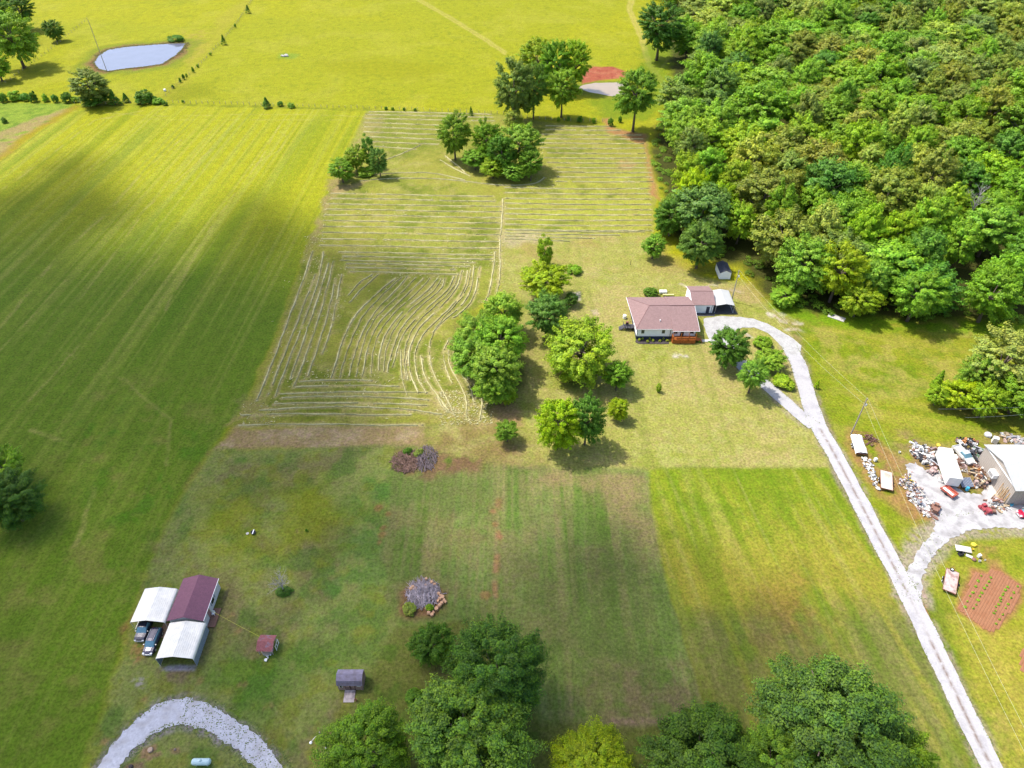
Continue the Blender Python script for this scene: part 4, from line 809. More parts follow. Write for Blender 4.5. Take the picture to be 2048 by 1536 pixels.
# the wood: every crown its own tree
def wood():
    r = random.Random(11)
    edge = [(1306, -60), (1312, 20), (1345, 96), (1362, 130), (1352, 190), (1316, 275), (1312, 345), (1340, 392), (1340, 450), (1400, 505), (1478, 515), (1510, 555), (1575, 600), (1650, 622), (1760, 626), (1900, 634), (2060, 640), (2230, 648)]
    P = [tuple(G(u, v)[:2]) for u, v in edge] + [(330, 300), (420, 470), (440, 640), (130, 660)]
    Pa = np.array(P); xs0, ys0, xs1, ys1 = Pa[:, 0].min(), Pa[:, 1].min(), Pa[:, 0].max(), Pa[:, 1].max()
    acc = []
    for _ in range(60000):
        x = r.uniform(xs0, xs1); y = r.uniform(ys0, ys1)
        sp = 10.2 + (y - 150) * .0135
        u = 1024 + FPX * x / (y * math.cos(PITCH) + (CAM_H - 14) * math.sin(PITCH)); v = 768 - FPX * (y * math.sin(PITCH) - (CAM_H - 14) * math.cos(PITCH)) / (y * math.cos(PITCH) + (CAM_H - 14) * math.sin(PITCH))
        if u > 2110 or v < -60: continue
        if any((x - a) ** 2 + (y - b) ** 2 < sp * sp for a, b, *_ in acc): continue
        if any((x - a) ** 2 + (y - b) ** 2 < (c * .95 + 1.5) ** 2 for a, b, c, vv in placed if vv > 300 or vv < 100): continue
        acc.append((x, y, u, v, sp))
    X_ = np.array([a[0] for a in acc]); Y_ = np.array([a[1] for a in acc]); ok = inside(X_, Y_, P); dd = segdist(X_, Y_, P[:len(edge)], False)
    n = 0
    for i, (x, y, u, v, sp) in enumerate(acc):
        if not ok[i] or dd[i] < 2.2: continue
        Rr = sp * r.choice((.5, .58, .66, .74, .9)) * r.uniform(.95, 1.1); h = r.uniform(15, 23) + min(0, (dd[i] - 9) * .5)
        ol = max(0, min(1, (u - 1480) / 450)) * max(0, min(1, (330 - v) / 200)); q = r.random()
        if q < ol * .95: pal = r.choice(('olive', 'olive', 'grey', 'olive', 'mid', 'olive', 'pale', 'leafy', 'grey'))
        elif v < 300 and u < 1480: pal = r.choice(('blue', 'leafy', 'grey', 'mid', 'bright', 'pale'))
        elif v < 40 and u > 1980: pal = 'leafy'
        elif u < 1500: pal = r.choice(('bright', 'bright', 'leafy', 'mid', 'lime', 'blue'))
        else: pal = r.choice(('leafy', 'mid', 'bright', 'pale', 'grey', 'leafy', 'mid', 'olive', 'deep'))
        if dd[i] < 12: zone = 'on the wood edge beside the hay field' if u < 1400 else 'on the front edge of the wood'
        elif v < 120: zone = 'far back near the pasture track' if u < 1550 else 'far back in the middle of the wood' if u < 1800 else 'in the far right corner of the wood'
        elif v < 300: zone = 'behind the hay field edge' if u < 1550 else 'in the middle of the wood' if u < 1800 else 'halfway back at the right frame edge'
        else: zone = 'in the wood behind the white shed' if u < 1600 else 'in the wood behind the gravel bend' if u < 1800 else 'in the wood behind the right lawn'
        size = 'narrow' if Rr < sp * .6 else 'broad' if Rr > sp * .72 else 'mid-sized'
        col = {'bright': 'bright green', 'lime': 'yellow-green', 'mid': 'mid green', 'leafy': 'fresh green', 'dark': 'dark', 'blue': 'bluish green', 'deep': 'deep green', 'olive': 'olive', 'brown': 'brownish', 'pale': 'pale green', 'grey': 'grey-green'}[pal]
        tree('woodland_tree', 0, 0, 0, h, pal, 'wood', '%s %s tree crown %s' % (size, col, zone), 'tree', '%s %s trees %s' % (size, col, zone), xyz=(x, y), R_=Rr, rz=h * .5); n += 1
    print('WOOD', n)
    # scrub along the foot of the wood, nobody could count it
    me_s = LM['shrub'][0]; vs = []; k = 0
    src = np.zeros(len(me_s.vertices) * 3, np.float32); me_s.vertices.foreach_get('co', src); src = src.reshape(-1, 3)[:4 * 1500]; col = np.zeros(len(me_s.vertices) * 4, np.float32); me_s.color_attributes['tint'].data.foreach_get('color', col); col = col.reshape(-1, 4)[:4 * 1500]
    allv = []; allc = []; rr = np.random.RandomState(4)
    E_ = [G(u, v) for u, v in edge[4:]]
    for a, b in zip(E_, E_[1:]):
        L_ = (b - a).length; m_ = int(L_ / 2.4)
        for j in range(m_):
            p = a.lerp(b, (j + rr.rand()) / max(m_, 1)); d = (b - a).normalized(); nn = Vector((d.y, -d.x, 0)); o = rr.uniform(-5, 1.5); s = rr.uniform(.7, 2.1); c_, s_ = math.cos(j), math.sin(j)
            q = src.copy(); x_, y_ = q[:, 0].copy(), q[:, 1].copy(); q[:, 0] = (x_ * c_ - y_ * s_) * s * 1.3 + p.x + nn.x * o; q[:, 1] = (x_ * s_ + y_ * c_) * s * 1.3 + p.y + nn.y * o; q[:, 2] = q[:, 2] * s + .1; allv.append(q[:4 * 700]); cc = col.copy(); cc[:, :3] *= rr.uniform(.7, 1.3); allc.append(cc[:4 * 700])
    V_ = np.concatenate(allv); n4 = len(V_); me = D.meshes.new('undergrowth'); me.vertices.add(n4); me.vertices.foreach_set('co', V_.astype(np.float32).ravel()); me.loops.add(n4); me.loops.foreach_set('vertex_index', np.arange(n4, dtype=np.int32)); me.polygons.add(n4 // 4); me.polygons.foreach_set('loop_start', np.arange(0, n4, 4, dtype=np.int32)); me.update(calc_edges=True)
    ca = me.color_attributes.new('tint', 'FLOAT_COLOR', 'POINT'); ca.data.foreach_set('color', np.concatenate(allc).astype(np.float32).ravel()); me.materials.append(LEAF)
    o = D.objects.new('undergrowth', me); COL.objects.link(o); o.color = (.13, .24, .02, 1); tag(o, kind='stuff', label='tangled green undergrowth along the foot of the wood', cat='undergrowth')
wood()
# bare tree
def bare_tree():
    e = empty('bare_tree', G(568, 1182), 0, label='small leafless grey tree with a ring of green at its foot', cat='tree'); r = random.Random(3); mb = MB()
    def br(p, d, l, rad, k):
        q = p + d * l; mb.tube([p, p.lerp(q, .5) + Vector((r.uniform(-.05, .05), r.uniform(-.05, .05), .04)) * l, q], [rad, rad * .8, rad * .5], 5 if k < 3 else 3, False)
        if k < 5:
            for _ in range(3 if k else 6):
                d2 = (d + Vector((r.uniform(-1, 1), r.uniform(-1, 1), r.uniform(-.25, .55))) * .75).normalized(); br(p.lerp(q, r.uniform(.6, 1)), d2, l * r.uniform(.6, .85), rad * .55, k + 1)
    e.scale = (1.55, 1.55, 1.25); br(Vector((0, 0, 0)), Vector((0, 0, 1)), 1.3, .10, 0); mb.build('branches', DEADW, e)
    c = D.objects.new('suckers', LM['shrub'][1]); COL.objects.link(c); c.parent = e; c.scale = (1.1, 1.0, .8); c.location = (.1, -.2, .05); c.color = (.07, .16, .02, 1)
bare_tree()
def snag():
    p = G(1968, 372, 17); e = empty('dead_tree', (p.x, p.y, 0), 0, label='dead grey tree top standing among the green crowns of the wood', cat='tree'); r = random.Random(5); mb = MB()
    def br(p, d, l, rad, k):
        q = p + d * l; mb.tube([p, q], [rad, rad * .6], 5 if k < 3 else 3, False)
        if k < 4:
            for _ in range(3 if k else 5): br(p.lerp(q, r.uniform(.6, 1)), (d + Vector((r.uniform(-1, 1), r.uniform(-1, 1), r.uniform(-.1, .5))) * .7).normalized(), l * r.uniform(.14, .28) if not k else l * r.uniform(.6, .85), rad * .55, k + 1)
    br(Vector((0, 0, 0)), Vector((0, 0, 1)), 12.5, .3, 0); mb.build('branches', DEADW, e)
snag()
# ------------------------------------------------------------------ clouds (above the drone) that shade the west and south fields
def clouds():
    r = np.random.RandomState(21)
    A = [(-500, 560), (-100, 395), (100, 325), (230, 300), (268, 352), (290, 460), (345, 490), (405, 455), (440, 375), (500, 356), (560, 378), (650, 425), (720, 490), (800, 485), (920, 560), (880, 640), (760, 740), (860, 880), (1000, 950), (1290, 965), (1340, 1090), (1500, 1150), (1700, 1170), (1790, 1270), (1900, 1440)]
    P = wpts([p for p in A if p[1] < 1700]); P = np.concatenate([P, [(70, 22), (60, -60), (-60, -80), (-250, -60), (-420, 60), (-380, 200)]])
    k = [i for i in range(len(P))]
    n = 26000; x = r.uniform(-420, 130, n); y = r.uniform(-100, 330, n); ins = inside(x, y, P); d = segdist(x, y, P, True); sd = np.where(ins, d, -d)
    den = sst(-3, 16, sd)
    # thinner over the middle paddock, hay field and the lawns
    fzz = y * math.cos(PITCH) + CAM_H * math.sin(PITCH); uu = 1024 + FPX * x / np.maximum(fzz, 5); vv = 768 - FPX * (y * math.sin(PITCH) - CAM_H * math.cos(PITCH)) / np.maximum(fzz, 5)
    thin = np.where((uu > 520) & (vv < 960), np.where(vv > 800, .34, .17), np.where((vv < 540) & (uu < 700), .30, np.where(vv > 960, np.where((uu > 640) & (vv > 1260), .17, np.where(uu > 1320, .42, np.where(uu > 780, .13, .28))), 1.0)))
    keep = r.rand(n) < den * thin * .62
    x, y = x[keep], y[keep]; alt = 2100 + r.uniform(-15, 15, len(x)); s = alt / sdir.z
    import bmesh
    bm = bmesh.new(); bmesh.ops.create_icosphere(bm, subdivisions=1, radius=1); sv = np.array([v.co[:] for v in bm.verts]); sf = np.array([[v.index for v in f.verts] for f in bm.faces]); bm.free()
    rad = r.uniform(5, 8.5, len(x)); V_ = sv[None] * rad[:, None, None] * np.array([1, 1, .8]) + np.stack([x + sdir.x * s, y + sdir.y * s, alt], 1)[:, None]
    F_ = sf[None] + (np.arange(len(x)) * len(sv))[:, None, None]; me = D.meshes.new('cloud'); me.from_pydata(V_.reshape(-1, 3).tolist(), [], F_.reshape(-1, 3).tolist()); me.materials.append(mat('cloud_white', (.85, .85, .87), 1, spec=0, noise=.02))
    o = D.objects.new('cloud', me); COL.objects.link(o); tag(o, kind='stuff', label='broken white cloud high above the fields', cat='cloud'); print('PUFFS', len(x))
clouds()

# ------------------------------------------------------------------ house
SHING = mat('mauve_shingles', tuple(alb(200, 164, 160)), .85, noise=.14, scale=1.6, rgb2=tuple(alb(188, 150, 148)), n2scale=5)
SHING2 = mat('plum_shingles', (.165, .072, .105), .85, noise=.12, scale=2, rgb2=(.14, .062, .09), n2scale=6)
FOUND = mat('dark_foundation', (.035, .045, .07), .8)
CEDAR = mat('orange_stained_wood', (.44, .13, .03), .6, noise=.2, scale=2, rgb2=(.34, .095, .02), n2scale=3)
BRIMET = mat('white_roof_metal', (.76, .72, .63), .45, noise=.12, scale=.9, rgb2=(.68, .65, .58), n2scale=.5)
BRIMET2 = mat('bright_roof_metal', (.36, .365, .36), .45, noise=.04, scale=.8)
def window(parent, cx, cy, z, w_, h_, axis='y', sgn=-1, name='window'):
    """axis: the wall's normal axis"""
    f = MB(); p = MB(); t = .05
    if axis == 'y':
        y0 = cy + sgn * .03; f.box(cx - w_ / 2 - t, min(cy, y0), z - t, cx + w_ / 2 + t, max(cy, y0), z + h_ + t); p.box(cx - w_ / 2, min(y0, y0 + sgn * .01), z, cx + w_ / 2, max(y0, y0 + sgn * .01), z + h_)
    else:
        x0 = cx + sgn * .03; f.box(min(cx, x0), cy - w_ / 2 - t, z - t, max(cx, x0), cy + w_ / 2 + t, z + h_ + t); p.box(min(x0, x0 + sgn * .01), cy - w_ / 2, z, max(x0, x0 + sgn * .01), cy + w_ / 2, z + h_)
    o = f.build(name, TRIMW, parent); p.build('pane', GLASS, o); return o
def siding(mb, x0, y0, x1, y1, z0, z1, step=.22):
    """clapboard box: small courses"""
    mb.box(x0, y0, z0, x1, y1, z1); z = z0 + step
    while z < z1 - .02: mb.box(x0 - .012, y0 - .012, z - .025, x1 + .012, y1 + .012, z); z += step
def house():
    e = empty('house', (32, 146, 0), 0, label='white clapboard house with mauve shingle hip roof and orange front porch', cat='house')
    ox, oy = 32, 146
    w_ = MB(); x0, x1 = .75, 16.2; yb = 14.7; yf = 1.0
    siding(w_, x0, yf, x1, yb, .9, 3.35); w_.build('wall', WHITE, e)
    MB().box(x0 - .03, yf - .03, -.1, x1 + .03, yb + .03, .9).build('foundation', FOUND, e)
    # roof: hip end left, gable right with a deeper front slope over the porch
    ze = 3.4; zr = 5.8; rf = MB(); A = (-.2 + 0, 15.4, ze); Bq = (.3, .45, ze)
    lb = (-.45, 15.3, ze); lf = (.35, .6, ze); r1 = (4.6, 8.0, zr); rm = (9.9, 8.1, zr); mf = (9.9, .7, ze); rb = (16.7, 15.4, ze); mbk = (9.9, 15.35, ze)
    r2a = (9.9, 8.0, zr - .08); r2b = (16.7, 8.05, zr - .08); pf0 = (9.9, -.15, ze - .05); pf1 = (16.9, -.15, ze - .05)
    rf.add([lb, lf, r1], [(0, 1, 2)]); rf.add([lf, mf, rm, r1], [(0, 1, 2, 3)]); rf.add([mbk, lb, r1, rm], [(0, 1, 2, 3)]); rf.add([mbk, rb, r2b, r2a], [(0, 1, 2, 3)]); rf.add([pf0, pf1, r2b, r2a], [(0, 1, 2, 3)])
    rf.add([rm, (9.9, .7, ze), (9.9, -.15, ze - .05), r2a], [(0, 1, 2, 3)])
    o = rf.build('roof', SHING, e); sd_ = o.modifiers.new('s', 'SOLIDIFY'); sd_.thickness = .16; sd_.offset = -1
    g = MB(); g.prism([(.6, 3.35), (14.9, 3.35), (8.0, 5.55)], 'x', 16.0, 16.2); g.build('gable', WHITE, e)
    f = MB(); f.tube([lb, lf, mf], .05, 5); f.tube([pf0, pf1], .045, 5); f.tube([pf1, r2b, rb], .035, 5); f.build('fascia', TRIMW, o)
    rd = MB(); rd.tube([(4.6, 8, zr + .02), (9.9, 8.1, zr + .02)], .07, 5); rd.tube([(9.9, 8, zr - .05), (16.7, 8.05, zr - .05)], .07, 5); rd.tube([lf, r1], .05, 5); rd.tube([lb, r1], .05, 5); rd.build('ridge_cap', mat('ridge_shingle', tuple(alb(150, 104, 108)), .85), o)
    MB().lathe([(.12, 0), (.12, .45), (.16, .47), (.05, .55)], 10, Matrix.Translation((6.9, 3.2, 4.15))).build('roof_vent', TRIMW, o)
    for cx in (2.3, 7.7): window(e, cx, yf - .012, 1.85, .8, 1.1)
    for cy in (4, 12): window(e, x0 - .012, cy, 1.8, .9, 1.1, 'x', -1)
    d = MB().box(12.2, yf - .06, 1.0, 13.1, yf - .012, 3.05).build('door', mat('black_door', (.03, .03, .035), .4), e); MB().lathe([(.03, 0), (.04, .05)], 8, Matrix.Translation((13.0, yf - .1, 2.0))).build('handle', STEEL, d)
    for cx in (10.9, 15.2): window(e, cx, yf - .012, 1.8, 1.0, 1.2)
    # downpipes
    for cx in (x0 + .03, 9.55): MB().box(cx - .05, yf - .13, .4, cx + .05, yf - .03, 3.3).build('downpipe', DARK, e)
    # porch
    p = MB(); px0, px1, py0, py1 = 10.0, 16.0, -.95, .95
    p.box(px0, py0, .92, px1, py1, 1.05)
    o = p.build('porch_deck', CEDAR, e)
    s = MB(); x = px0
    while x < px1 - .05: s.box(x, py0 - .04, 0, x + .12, py0, .82); x += .14
    y = py0
    while y < py1 - .1: s.box(px0 - .04, y, 0, px0, y + .12, .82); y += .14
    s.build('skirting', CEDAR, e)
    for (a, b) in ((px0, py0), (12.0, py0), (14.0, py0), (px1 - .12, py0)): MB().box(a, b, .1, a + .12, b + .12, 3.25).build('porch_post', CEDAR, e)
    rl = MB(); rl.box(px0, py0 - .02, 1.9, px1, py0 + .1, 2.0); rl.box(px0, py0 + .02, 1.15, px1, py0 + .06, 1.22); x = px0 + .06
    while x < px1: rl.box(x, py0 + .01, 1.05, x + .05, py0 + .05, 1.95); x += .13
    rl.box(px0 - .02, py0, 1.9, px0 + .1, py1, 2.0); y = py0
    while y < py1: rl.box(px0, y, 1.05, px0 + .05, y + .05, 1.95); y += .13
    rl.build('railing', CEDAR, e)
    st = MB()
    for k in range(6): st.box(px1 + k * .3, -.5, .88 - k * .17, px1 + (k + 1) * .3, .7, 1.0 - k * .17)
    for yy in (-.55, .7):
        st.tube([(px1, yy, 1.95), (px1 + 1.9, yy, .95)], .05, 4); st.tube([(px1, yy, 1.0), (px1 + 1.9, yy, .05)], .09, 4)
        for k in range(7): st.box(px1 + k * .3, yy - .03, .9 - k * .15, px1 + k * .3 + .05, yy + .03, 1.9 - k * .155)
    st.build('porch_steps', CEDAR, e)
    MB().box(18.0, -.25, -.05, 20.4, .75, .05).build('front_walk', CONC, None, kind='structure').location = (ox, oy, 0)
    # side steps with landing (dark) on the left
    l = MB(); l.box(-2.1, 4.6, .75, .7, 6.4, .85); 
    for a in (-2.1, -1.2, -.3, .6):
        for b in (4.6, 6.35): l.box(a, b, 0, a + .08, b + .06, 1.8)
    l.box(-2.1, 4.58, 1.7, .7, 4.64, 1.78); l.box(-2.12, 4.6, 1.7, -2.06, 6.4, 1.78); a = -2.1
    while a < .7: l.box(a, 4.6, .85, a + .04, 4.63, 1.7); a += .16
    for k in range(4): l.box(-2.4 - k * .3, 4.7, .6 - k * .17, -2.1 - k * .3, 6.2, .68 - k * .17)
    l.build('side_landing', mat('dark_stained_wood', (.06, .06, .075), .7), e)
    return e
HO = house(); HO.location = (32, 146, 0)
b_ = MB().prism([(.4, .3), (.9, -.35), (2, -.6), (9.2, -.6), (9.2, 1.5), (.8, 1.5)], 'z', 0, .06); b_.build('mulch_bed', MULCH, None, (32.0, 145.4, 0), kind='structure')
for i, (u, v) in enumerate(((1279, 679), (1295, 682), (1306, 680), (1320, 681), (1335, 680), (1285, 677), (1300, 677), (1327, 677))):
    tree('foundation_shrub', u, v, 7 if i < 5 else 5, .9, 'pale', 'shrub', 'small pale green shrub in the mulch bed under the house windows', 'shrub', 'shrubs in the mulch bed')
tree('foundation_shrub', 1399, 683, 6, .8, 'mid', 'shrub', 'small shrub at the foot of the porch steps', 'shrub')
# air unit / grill / table by the side landing
mb = MB(); mb.lathe([(.5, 0), (.5, .9), (.42, .98), (.42, 1.0)], 14); a_ = mb.build('water_tank', TRIMW, None, (G(1249, 636).x, G(1249, 636).y, 0), smooth=False, label='white round tub with a dark lid by the left side of the house', cat='tub'); MB().lathe([(.22, 1.0), (.2, 1.08)], 12).build('lid', DARK, a_)
mb = MB(); mb.box(-.35, -.3, .4, .35, .3, .95); mb.box(-.35, -.3, 0, -.28, -.24, .4); mb.box(.28, .24, 0, .35, .3, .4); mb.box(.28, -.3, 0, .35, -.24, .4); mb.box(-.35, .24, 0, -.28, .3, .4); o = mb.build('grill', DARK, None, (30.9, 151.9, .86), label='black grill standing on the dark side landing', cat='grill'); MB().prism([(-.3, .95), (.3, .95), (.2, 1.15), (-.2, 1.15)], 'x', -.33, .33).build('hood', mat('brown_lid', (.2, .08, .06), .5), o)
# bench and boat-like thing behind the house
g = G(1326, 588); mb = MB(); mb.box(-1.6, -.25, .42, 1.6, .25, .5); mb.box(-1.5, -.2, 0, -1.4, .2, .42); mb.box(1.4, -.2, 0, 1.5, .2, .42); mb.build('bench', mat('yellow_wood', (.5, .45, .2), .7), None, (g.x + 1.3, g.y - .9, 0), label='long yellowish bench behind the house', cat='bench')
mb = MB(); mb.box(-1.0, -.5, .25, 1.0, .5, .75); mb.box(-1.05, -.55, .75, 1.05, .55, .82); mb.box(-.9, -.45, 0, -.7, .45, .25); mb.box(.7, -.45, 0, .9, .45, .25); mb.build('storage_chest', TRIMW, None, (g.x, g.y + .4, 0), bevel=.05, label='white storage chest beside the dark bush behind the house', cat='chest')
# garage
def garage():
    e = empty('garage', (49.6, 158.6, 0), 0, label='small white garage with mauve gable roof behind the house', cat='garage')
    w_ = MB(); siding(w_, 0, 0, 5.7, 8.4, 0.0, 2.9); w_.build('wall', WHITE, e)
    rf = MB(); rf.add([(-.35, -.4, 2.95), (6.1, -.4, 2.95), (6.1, 4.2, 4.4), (-.35, 4.2, 4.4), (6.1, 8.8, 2.95), (-.35, 8.8, 2.95)], [(0, 1, 2, 3), (3, 2, 4, 5)])
    o = rf.build('roof', SHING, e); s = o.modifiers.new('s', 'SOLIDIFY'); s.thickness = .12; s.offset = -1
    g = MB(); g.prism([(0, 2.9), (8.4, 2.9), (4.2, 4.25)], 'x', 0.0, .1); g.prism([(0, 2.9), (8.4, 2.9), (4.2, 4.25)], 'x', 5.6, 5.7); g.build('gable', WHITE, e)
    MB().tube([(-.35, -.4, 2.95), (-.35, 4.2, 4.42), (-.35, 8.8, 2.95)], .06, 5).build('fascia', TRIMW, o)
    MB().tube([(-.35, 4.2, 4.42), (6.1, 4.2, 4.42)], .06, 5).build('ridge_cap', mat('ridge_shingle_dark', tuple(alb(140, 98, 102)), .85), o)
    d = MB().box(3.9, -.06, 0, 4.8, -.013, 2.1).build('door', mat('navy_door', (.03, .035, .06), .4), e); MB().lathe([(.03, 0), (.04, .05)], 8, Matrix.Translation((4.7, -.1, 1))).build('handle', STEEL, d)
    MB().box(5.3, -.1, 0, 5.4, -.02, 2.85).build('downpipe', DARK, e)
    return e
garage()
MB().box(-.3, -3.9, -.05, 6.3, -.02, .03).build('concrete_apron', ASPH, None, (49.6, 158.6, 0), kind='structure').scale = (1, .36, 1)
MB().prism([(55.6, 158.1), (62.2, 158.2), (61.4, 166.5), (55.5, 166.5)], 'z', -.05, .035).build('parking_pad', ASPH, None, kind='structure')
def carport(name, x0, x1, y0, y1, zl, za, m, label, sides=.5, ribs=True, leg=True, legh=None, side_mat=None, gable=False):
    """metal carport, ridge along y, rolled eaves"""
    xm = (x0 + x1) / 2; e = empty(name, (xm, y0, 0), 0, label=label, cat='carport'); w2 = (x1 - x0) / 2; L_ = y1 - y0
    prof = [(-w2 - .02, zl - sides), (-w2, zl - .12), (-w2 + .12, zl + .06)]
    n = 34
    for i in range(n + 1):
        x = -w2 + .3 + (2 * w2 - .6) * i / n; z = za - abs(x) / w2 * (za - zl - .08) + ((.028 if i % 2 else 0) if ribs else 0); prof.append((x, z))
    prof += [(w2 - .12, zl + .06), (w2, zl - .12), (w2 + .02, zl - sides)]
    vs = []
    ny = 2
    for j in range(ny): vs += [(x, j * L_, z) for x, z in prof]
    k = len(prof); fs = [(i, i + 1, k + i + 1, k + i) for i in range(k - 1)]
    o = MB().add(vs, fs).build('roof', m, e); s = o.modifiers.new('s', 'SOLIDIFY'); s.thickness = .03; s.offset = -1
    if leg:
        for sx in (-1, 1):
            for j in range(5):
                yy = .1 + (L_ - .2) * j / 4; MB().box(sx * (w2 - .06) - .03, yy - .03, 0, sx * (w2 - .06) + .03, yy + .03, zl - .05).build('leg', STEEL, e)
            MB().box(sx * (w2 - .06) - .03, 0, 0, sx * (w2 - .06) + .03, L_, .06).build('base_rail', STEEL, e)
    if side_mat is not None:
        MB().box(w2 - .05, 0.05, .06, w2 - .02, L_ - .05, zl - sides + .1).build('side_panel', side_mat, e)
        MB().box(-w2 + .02, 0.05, .06, -w2 + .05, L_ - .05, zl - sides + .1).build('side_panel', side_mat, e)
    if gable:
        g = MB(); g.prism([(-w2 + .1, zl), (w2 - .1, zl), (0, za - .06)], 'y', .02, .06); g.build('gable', m, e)
    fr = MB()
    for yy in (.1, L_ / 2, L_ - .1): fr.tube([(-w2 + .05, yy, zl - .05), (0, yy, za - .1), (w2 - .05, yy, zl - .05)], .03, 4)
    fr.build('truss', STEEL, e)
    return e
carport('carport', 56.0, 61.2, 158.5, 165.8, 2.5, 3.1, BRIMET2, 'white metal carport attached to the right of the garage', .15, False)
# garden shed
def wshed():
    e = empty('garden_shed', (61.0, 175.5, 0), 0, label='small white shed with dark gable roof at the tip of the wood', cat='shed')
    w_ = MB(); w_.box(0, 0, 0, 3.2, 5.4, 2.2); w_.prism([(0, 2.2), (3.2, 2.2), (1.6, 2.95)], 'y', 0, .08); w_.prism([(0, 2.2), (3.2, 2.2), (1.6, 2.95)], 'y', 5.32, 5.4); w_.build('wall', WHITE, e)
    rf = MB(); rf.add([(-.15, -.12, 2.15), (-.15, 5.5, 2.15), (1.6, 5.5, 3.0), (1.6, -.12, 3.0), (3.35, -.12, 2.15), (3.35, 5.5, 2.15)], [(0, 3, 2, 1), (3, 4, 5, 2)]); o = rf.build('roof', mat('dark_shingles', (.05, .055, .075), .8), e); s = o.modifiers.new('s', 'SOLIDIFY'); s.thickness = .07
    for a in (.7, 1.62): MB().box(a, -.05, .1, a + .88, -.004, 2.0).build('door', TRIMW, e)
wshed()
# ------------------------------------------------------------------ cabin with two carports, cars
def cabin():
    e = empty('cabin', (-60.1, 64.2, 0), 0, label='long white cabin with plum shingle gable roof between two carports', cat='cabin')
    w_ = MB(); siding(w_, .25, .2, 6.15, 8.1, .0, 2.6); w_.prism([(.25, 2.6), (6.15, 2.6), (3.2, 3.75)], 'y', .2, .3); w_.prism([(.25, 2.6), (6.15, 2.6), (3.2, 3.75)], 'y', 8.0, 8.1); w_.build('wall', mat('cabin_siding', (.55, .54, .52), .6, noise=.05), e)
    rf = MB(); rf.add([(-.05, -.1, 2.62), (-.05, 8.4, 2.62), (3.25, 8.4, 3.9), (3.25, -.1, 3.9), (6.4, -.1, 2.62), (6.4, 8.4, 2.62)], [(0, 3, 2, 1), (3, 4, 5, 2)]); o = rf.build('roof', SHING2, e); s = o.modifiers.new('s', 'SOLIDIFY'); s.thickness = .1
    MB().tube([(6.42, -.1, 2.62), (6.42, 8.4, 2.62)], .05, 5).build('fascia', TRIMW, o)
    window(e, 6.17, 4.6, 1.0, 1.1, 1.0, 'x', 1)
    for a in (3.75, 5.5): MB().box(6.165, a - .02, 1.0, 6.20, a + .16, 2.0).build('shutter', mat('slate_shutter', (.16, .2, .27), .6), e)
    d = MB().box(6.165, 1.9, .1, 6.22, 2.8, 2.15).build('door', mat('brown_door', (.26, .14, .12), .5), e); MB().lathe([(.03, 0), (.04, .05)], 8, Matrix.Translation((6.26, 2.7, 1.1))).build('handle', STEEL, d)
    MB().box(6.165, .22, .0, 6.21, .42, 2.5).build('corner_board', TRIMW, e)
    return e
cabin()
mb = MB(); mb.box(0, 0, 0, 1.35, 3.7, .12)
for i in range(12): mb.box(0, i * .3, .12, 1.35, i * .3 + .28, .15)
mb.build('plank_deck', mat('brown_planks', (.19, .10, .07), .8, noise=.25), None, (-53.85, 64.4, 0), label='low brown plank deck outside the cabin door', cat='deck')
mb = MB(); mb.box(0, 0, .35, .5, .5, .42); mb.box(0, .45, .42, .5, .5, .9)
for a in (0, .44):
    for b in (0, .44): mb.box(a, b, 0, a + .06, b + .06, .35)
mb.build('chair', TRIMW, None, (-53.7, 66.6, .15), label='white chair on the plank deck', cat='chair')
c1 = carport('carport', -66.5, -60.45, 63.9, 70.5, 2.5, 3.2, BRIMET, 'off-white metal carport left of the cabin, cars parked under its open end', .35, True)
SCRN = mat('grey_mesh_panel', (.20, .24, .28), .6, noise=.2)
c2 = carport('carport', -59.6, -53.3, 57.3, 63.8, 2.45, 3.25, BRIMET, 'off-white ribbed carport in front of the cabin, nearest the gravel loop', .5, True, side_mat=SCRN)
MB().box(-61.9, 62.4, 0, -60.7, 65.2, .02).build('plywood_sheet', mat('plywood', (.36, .22, .13), .8), None, label='tan plywood sheet on the ground beside the dark pickup', cat='plywood')
